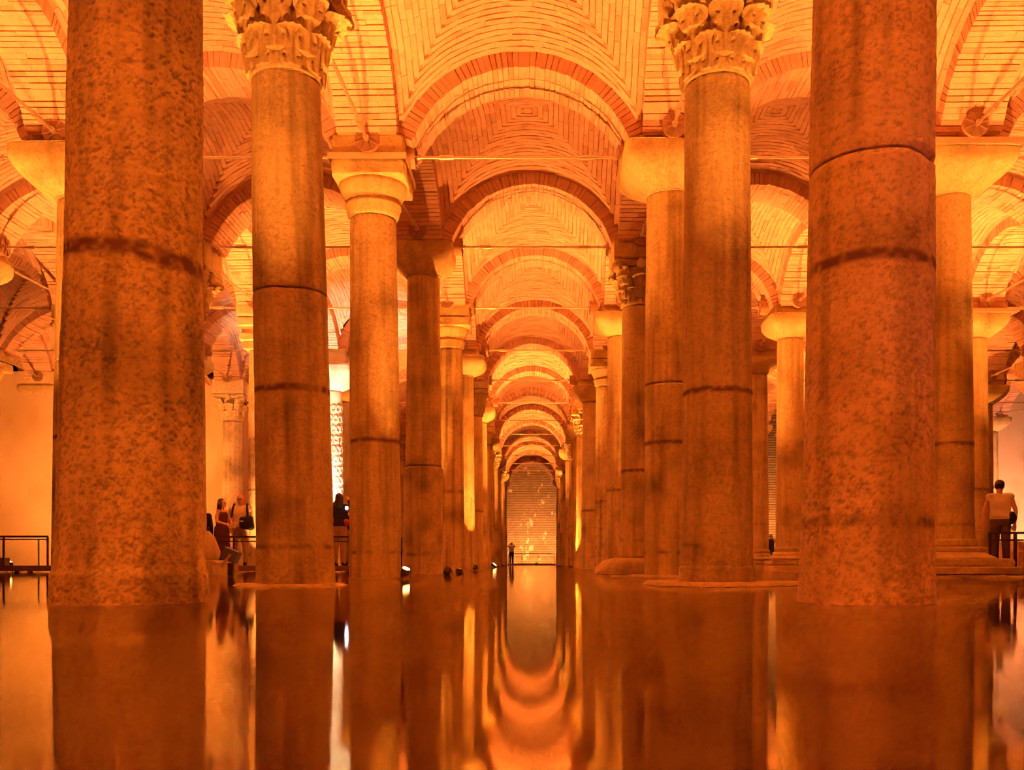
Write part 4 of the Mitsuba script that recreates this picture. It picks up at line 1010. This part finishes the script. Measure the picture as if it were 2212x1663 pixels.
# small things on the left walkway and in the water
def stele(name, x, y, h, w, label):
    m = M3.batch_hull([M3.sphere(w * .5, 20).scale([1, .5, .3]).translate([x, y, DECK + .03]), M3.sphere(w * .42, 20).scale([1, .5, .6]).translate([x + .01, y, DECK + h * .45]), M3.sphere(w * .20, 16).translate([x - .01, y, DECK + h - w * .2])]).refine_to_length(.03)
    t = m.to_mesh(); v = np.array(t.vert_properties[:, :3], float)
    v += (noise(v * 14, 3) - .5)[:, None] * .02
    put(name, (v, t.tri_verts), 'mat_marble', True); tag(name, label, 'sculpture')
stele('marble_sculpture', xw(518, 23.75), 23.75, .68, .17, 'pale pointed marble sculpture by the railing, in front of the bald man')
stele('marble_sculpture_001', xw(464, 23.8), 23.8, .22, .10, 'small pale pointed stone by the railing below the woman')
bx = np.array([xw(499, 18.6), 18.6])
c = trimesh.creation.box(extents=[.30, .26, .24])
for _ in range(2): c = c.subdivide()
c.apply_transform(trimesh.transformations.rotation_matrix(math.radians(24), [0, 1, 0])); c.apply_translation([bx[0], bx[1], .40])
put('spot_projector__housing', tri(c), 'mat_blue_grey'); tag('spot_projector', 'dark box projector tilted on a black post in the water at left', 'projector')
put('spot_projector__post', box(bx[0] - .05, bx[0] + .05, bx[1] - .05, bx[1] + .05, -.45, .24), 'mat_dark')
a = trimesh.creation.box(extents=[.05, .02, .30]); a.apply_transform(trimesh.transformations.rotation_matrix(math.radians(38), [0, 1, 0])); a.apply_translation([bx[0] - .05, bx[1] - .15, .30])
put('spot_projector__bracket', tri(a), 'mat_khaki_cloth')
# the lamps that can be seen at the columns' feet
plain('mat_lens', (0.9, 0.8, 0.6), 0.3)
def floodlight(u, d, z, dirv, label, lit=3.0, r=.065):
    p = np.array([xw(u, d), d, z])
    dv = np.array(dirv, float); dv /= np.linalg.norm(dv)
    M = trimesh.geometry.align_vectors([0, 0, 1], dv)
    name = key('floodlight')
    prof = [(r * .55, -.11), (r * .95, -.09), (r * 1.08, -.02), (r * 1.12, .0), (r * 1.12, .012), (r * .98, .012)]
    v, f = lathe(prof, 24)
    put(name + '__housing', (v @ M[:3, :3].T + p, f), 'mat_dark', False)
    v, f = lathe([(r * .95, .0), (r * .9, .012), (r * .5, .02)], 24)
    e = {'emitter': {'type': 'area', 'radiance': rgb(lit, lit * .45, lit * .12)}} if lit else {}
    scene[name + '__lens'] = mikit.ply((v @ M[:3, :3].T + p + dv * .006, f), 'mat_lens', smooth=True, **e)
    put(name + '__bracket', join([box(p[0] - r * 1.3, p[0] - r * 1.15, p[1] - .02, p[1] + .02, -.06, p[2] - .02), box(p[0] + r * 1.15, p[0] + r * 1.3, p[1] - .02, p[1] + .02, -.06, p[2] - .02), box(p[0] - r * 1.3, p[0] + r * 1.3, p[1] - .02, p[1] + .02, -.08, -.06), box(p[0] - .02, p[0] + .02, p[1] - .02, p[1] + .02, -.45, -.07)]), 'mat_dark')
    tag(name, label, 'floodlight')
floodlight(877, 14.7, .15, (.35, -.35, .9), 'glowing round floodlight at the foot of the strapped stone column', 2.2)
floodlight(968, 19.4, .10, (.3, .6, .7), 'dark round floodlight facing away, right of the smooth cushion-capital column', 0, .075)
floodlight(1027, 29.0, .12, (.3, .5, .8), 'small floodlight at the left columns, second farther along the aisle', .6, .07)
floodlight(1068, 42.0, .14, (.6, -.2, .7), 'tiny lit floodlight at the left columns far down the aisle', 1.6, .12)
floodlight(21, 24.6, DECK + .09, (.25, -.1, .95), 'lit floodlight on the walkway below the plaster wall', 2.2, .065)
for (x, y, dx, dy, z) in LAMPS:          # the housings of all the other lamps, most of them hidden behind columns
    if min(math.hypot(x - xw(u, d), y - d) for u, d in ((877, 14.7), (968, 19.4), (1027, 29.0), (1068, 42.0))) > 1.3 and y > 6:
        (k, j) = min(COLS, key=lambda c: np.hypot(*(col_xy(*c) - [x, y])))
        where = ('before' if y < ROW_Y[k] else 'behind') + (' and left of' if x < col_xy(k, j)[0] - .5 else ' and right of' if x > col_xy(k, j)[0] + .5 else '')
        far_d = f'floodlight {where} the {ORD[k - 1]} column of {LINE[j]}'
        floodlight(x * F_PX / (y + .12) + VX, y + .12, z - .12, (dx, dy, 8), far_d, 0, .07)
put('control_box', box(xw(0, 24.0), xw(12, 24.0), 23.9, 24.2, DECK, DECK + .21), 'mat_wood'); tag('control_box', 'small dark box on the walkway at far left', 'box')
t = rough_block(xw(2186, 21.5), xw(2240, 21.5), 21.2, 22.2, -.45, .72, 77, 10, .12)
m, c = weather(t, 77, .06, 3, .1)
put('broken_stone', m, 'mat_stone_red', False, c); tag('broken_stone', 'reddish broken stone block behind the right railing', 'stone')
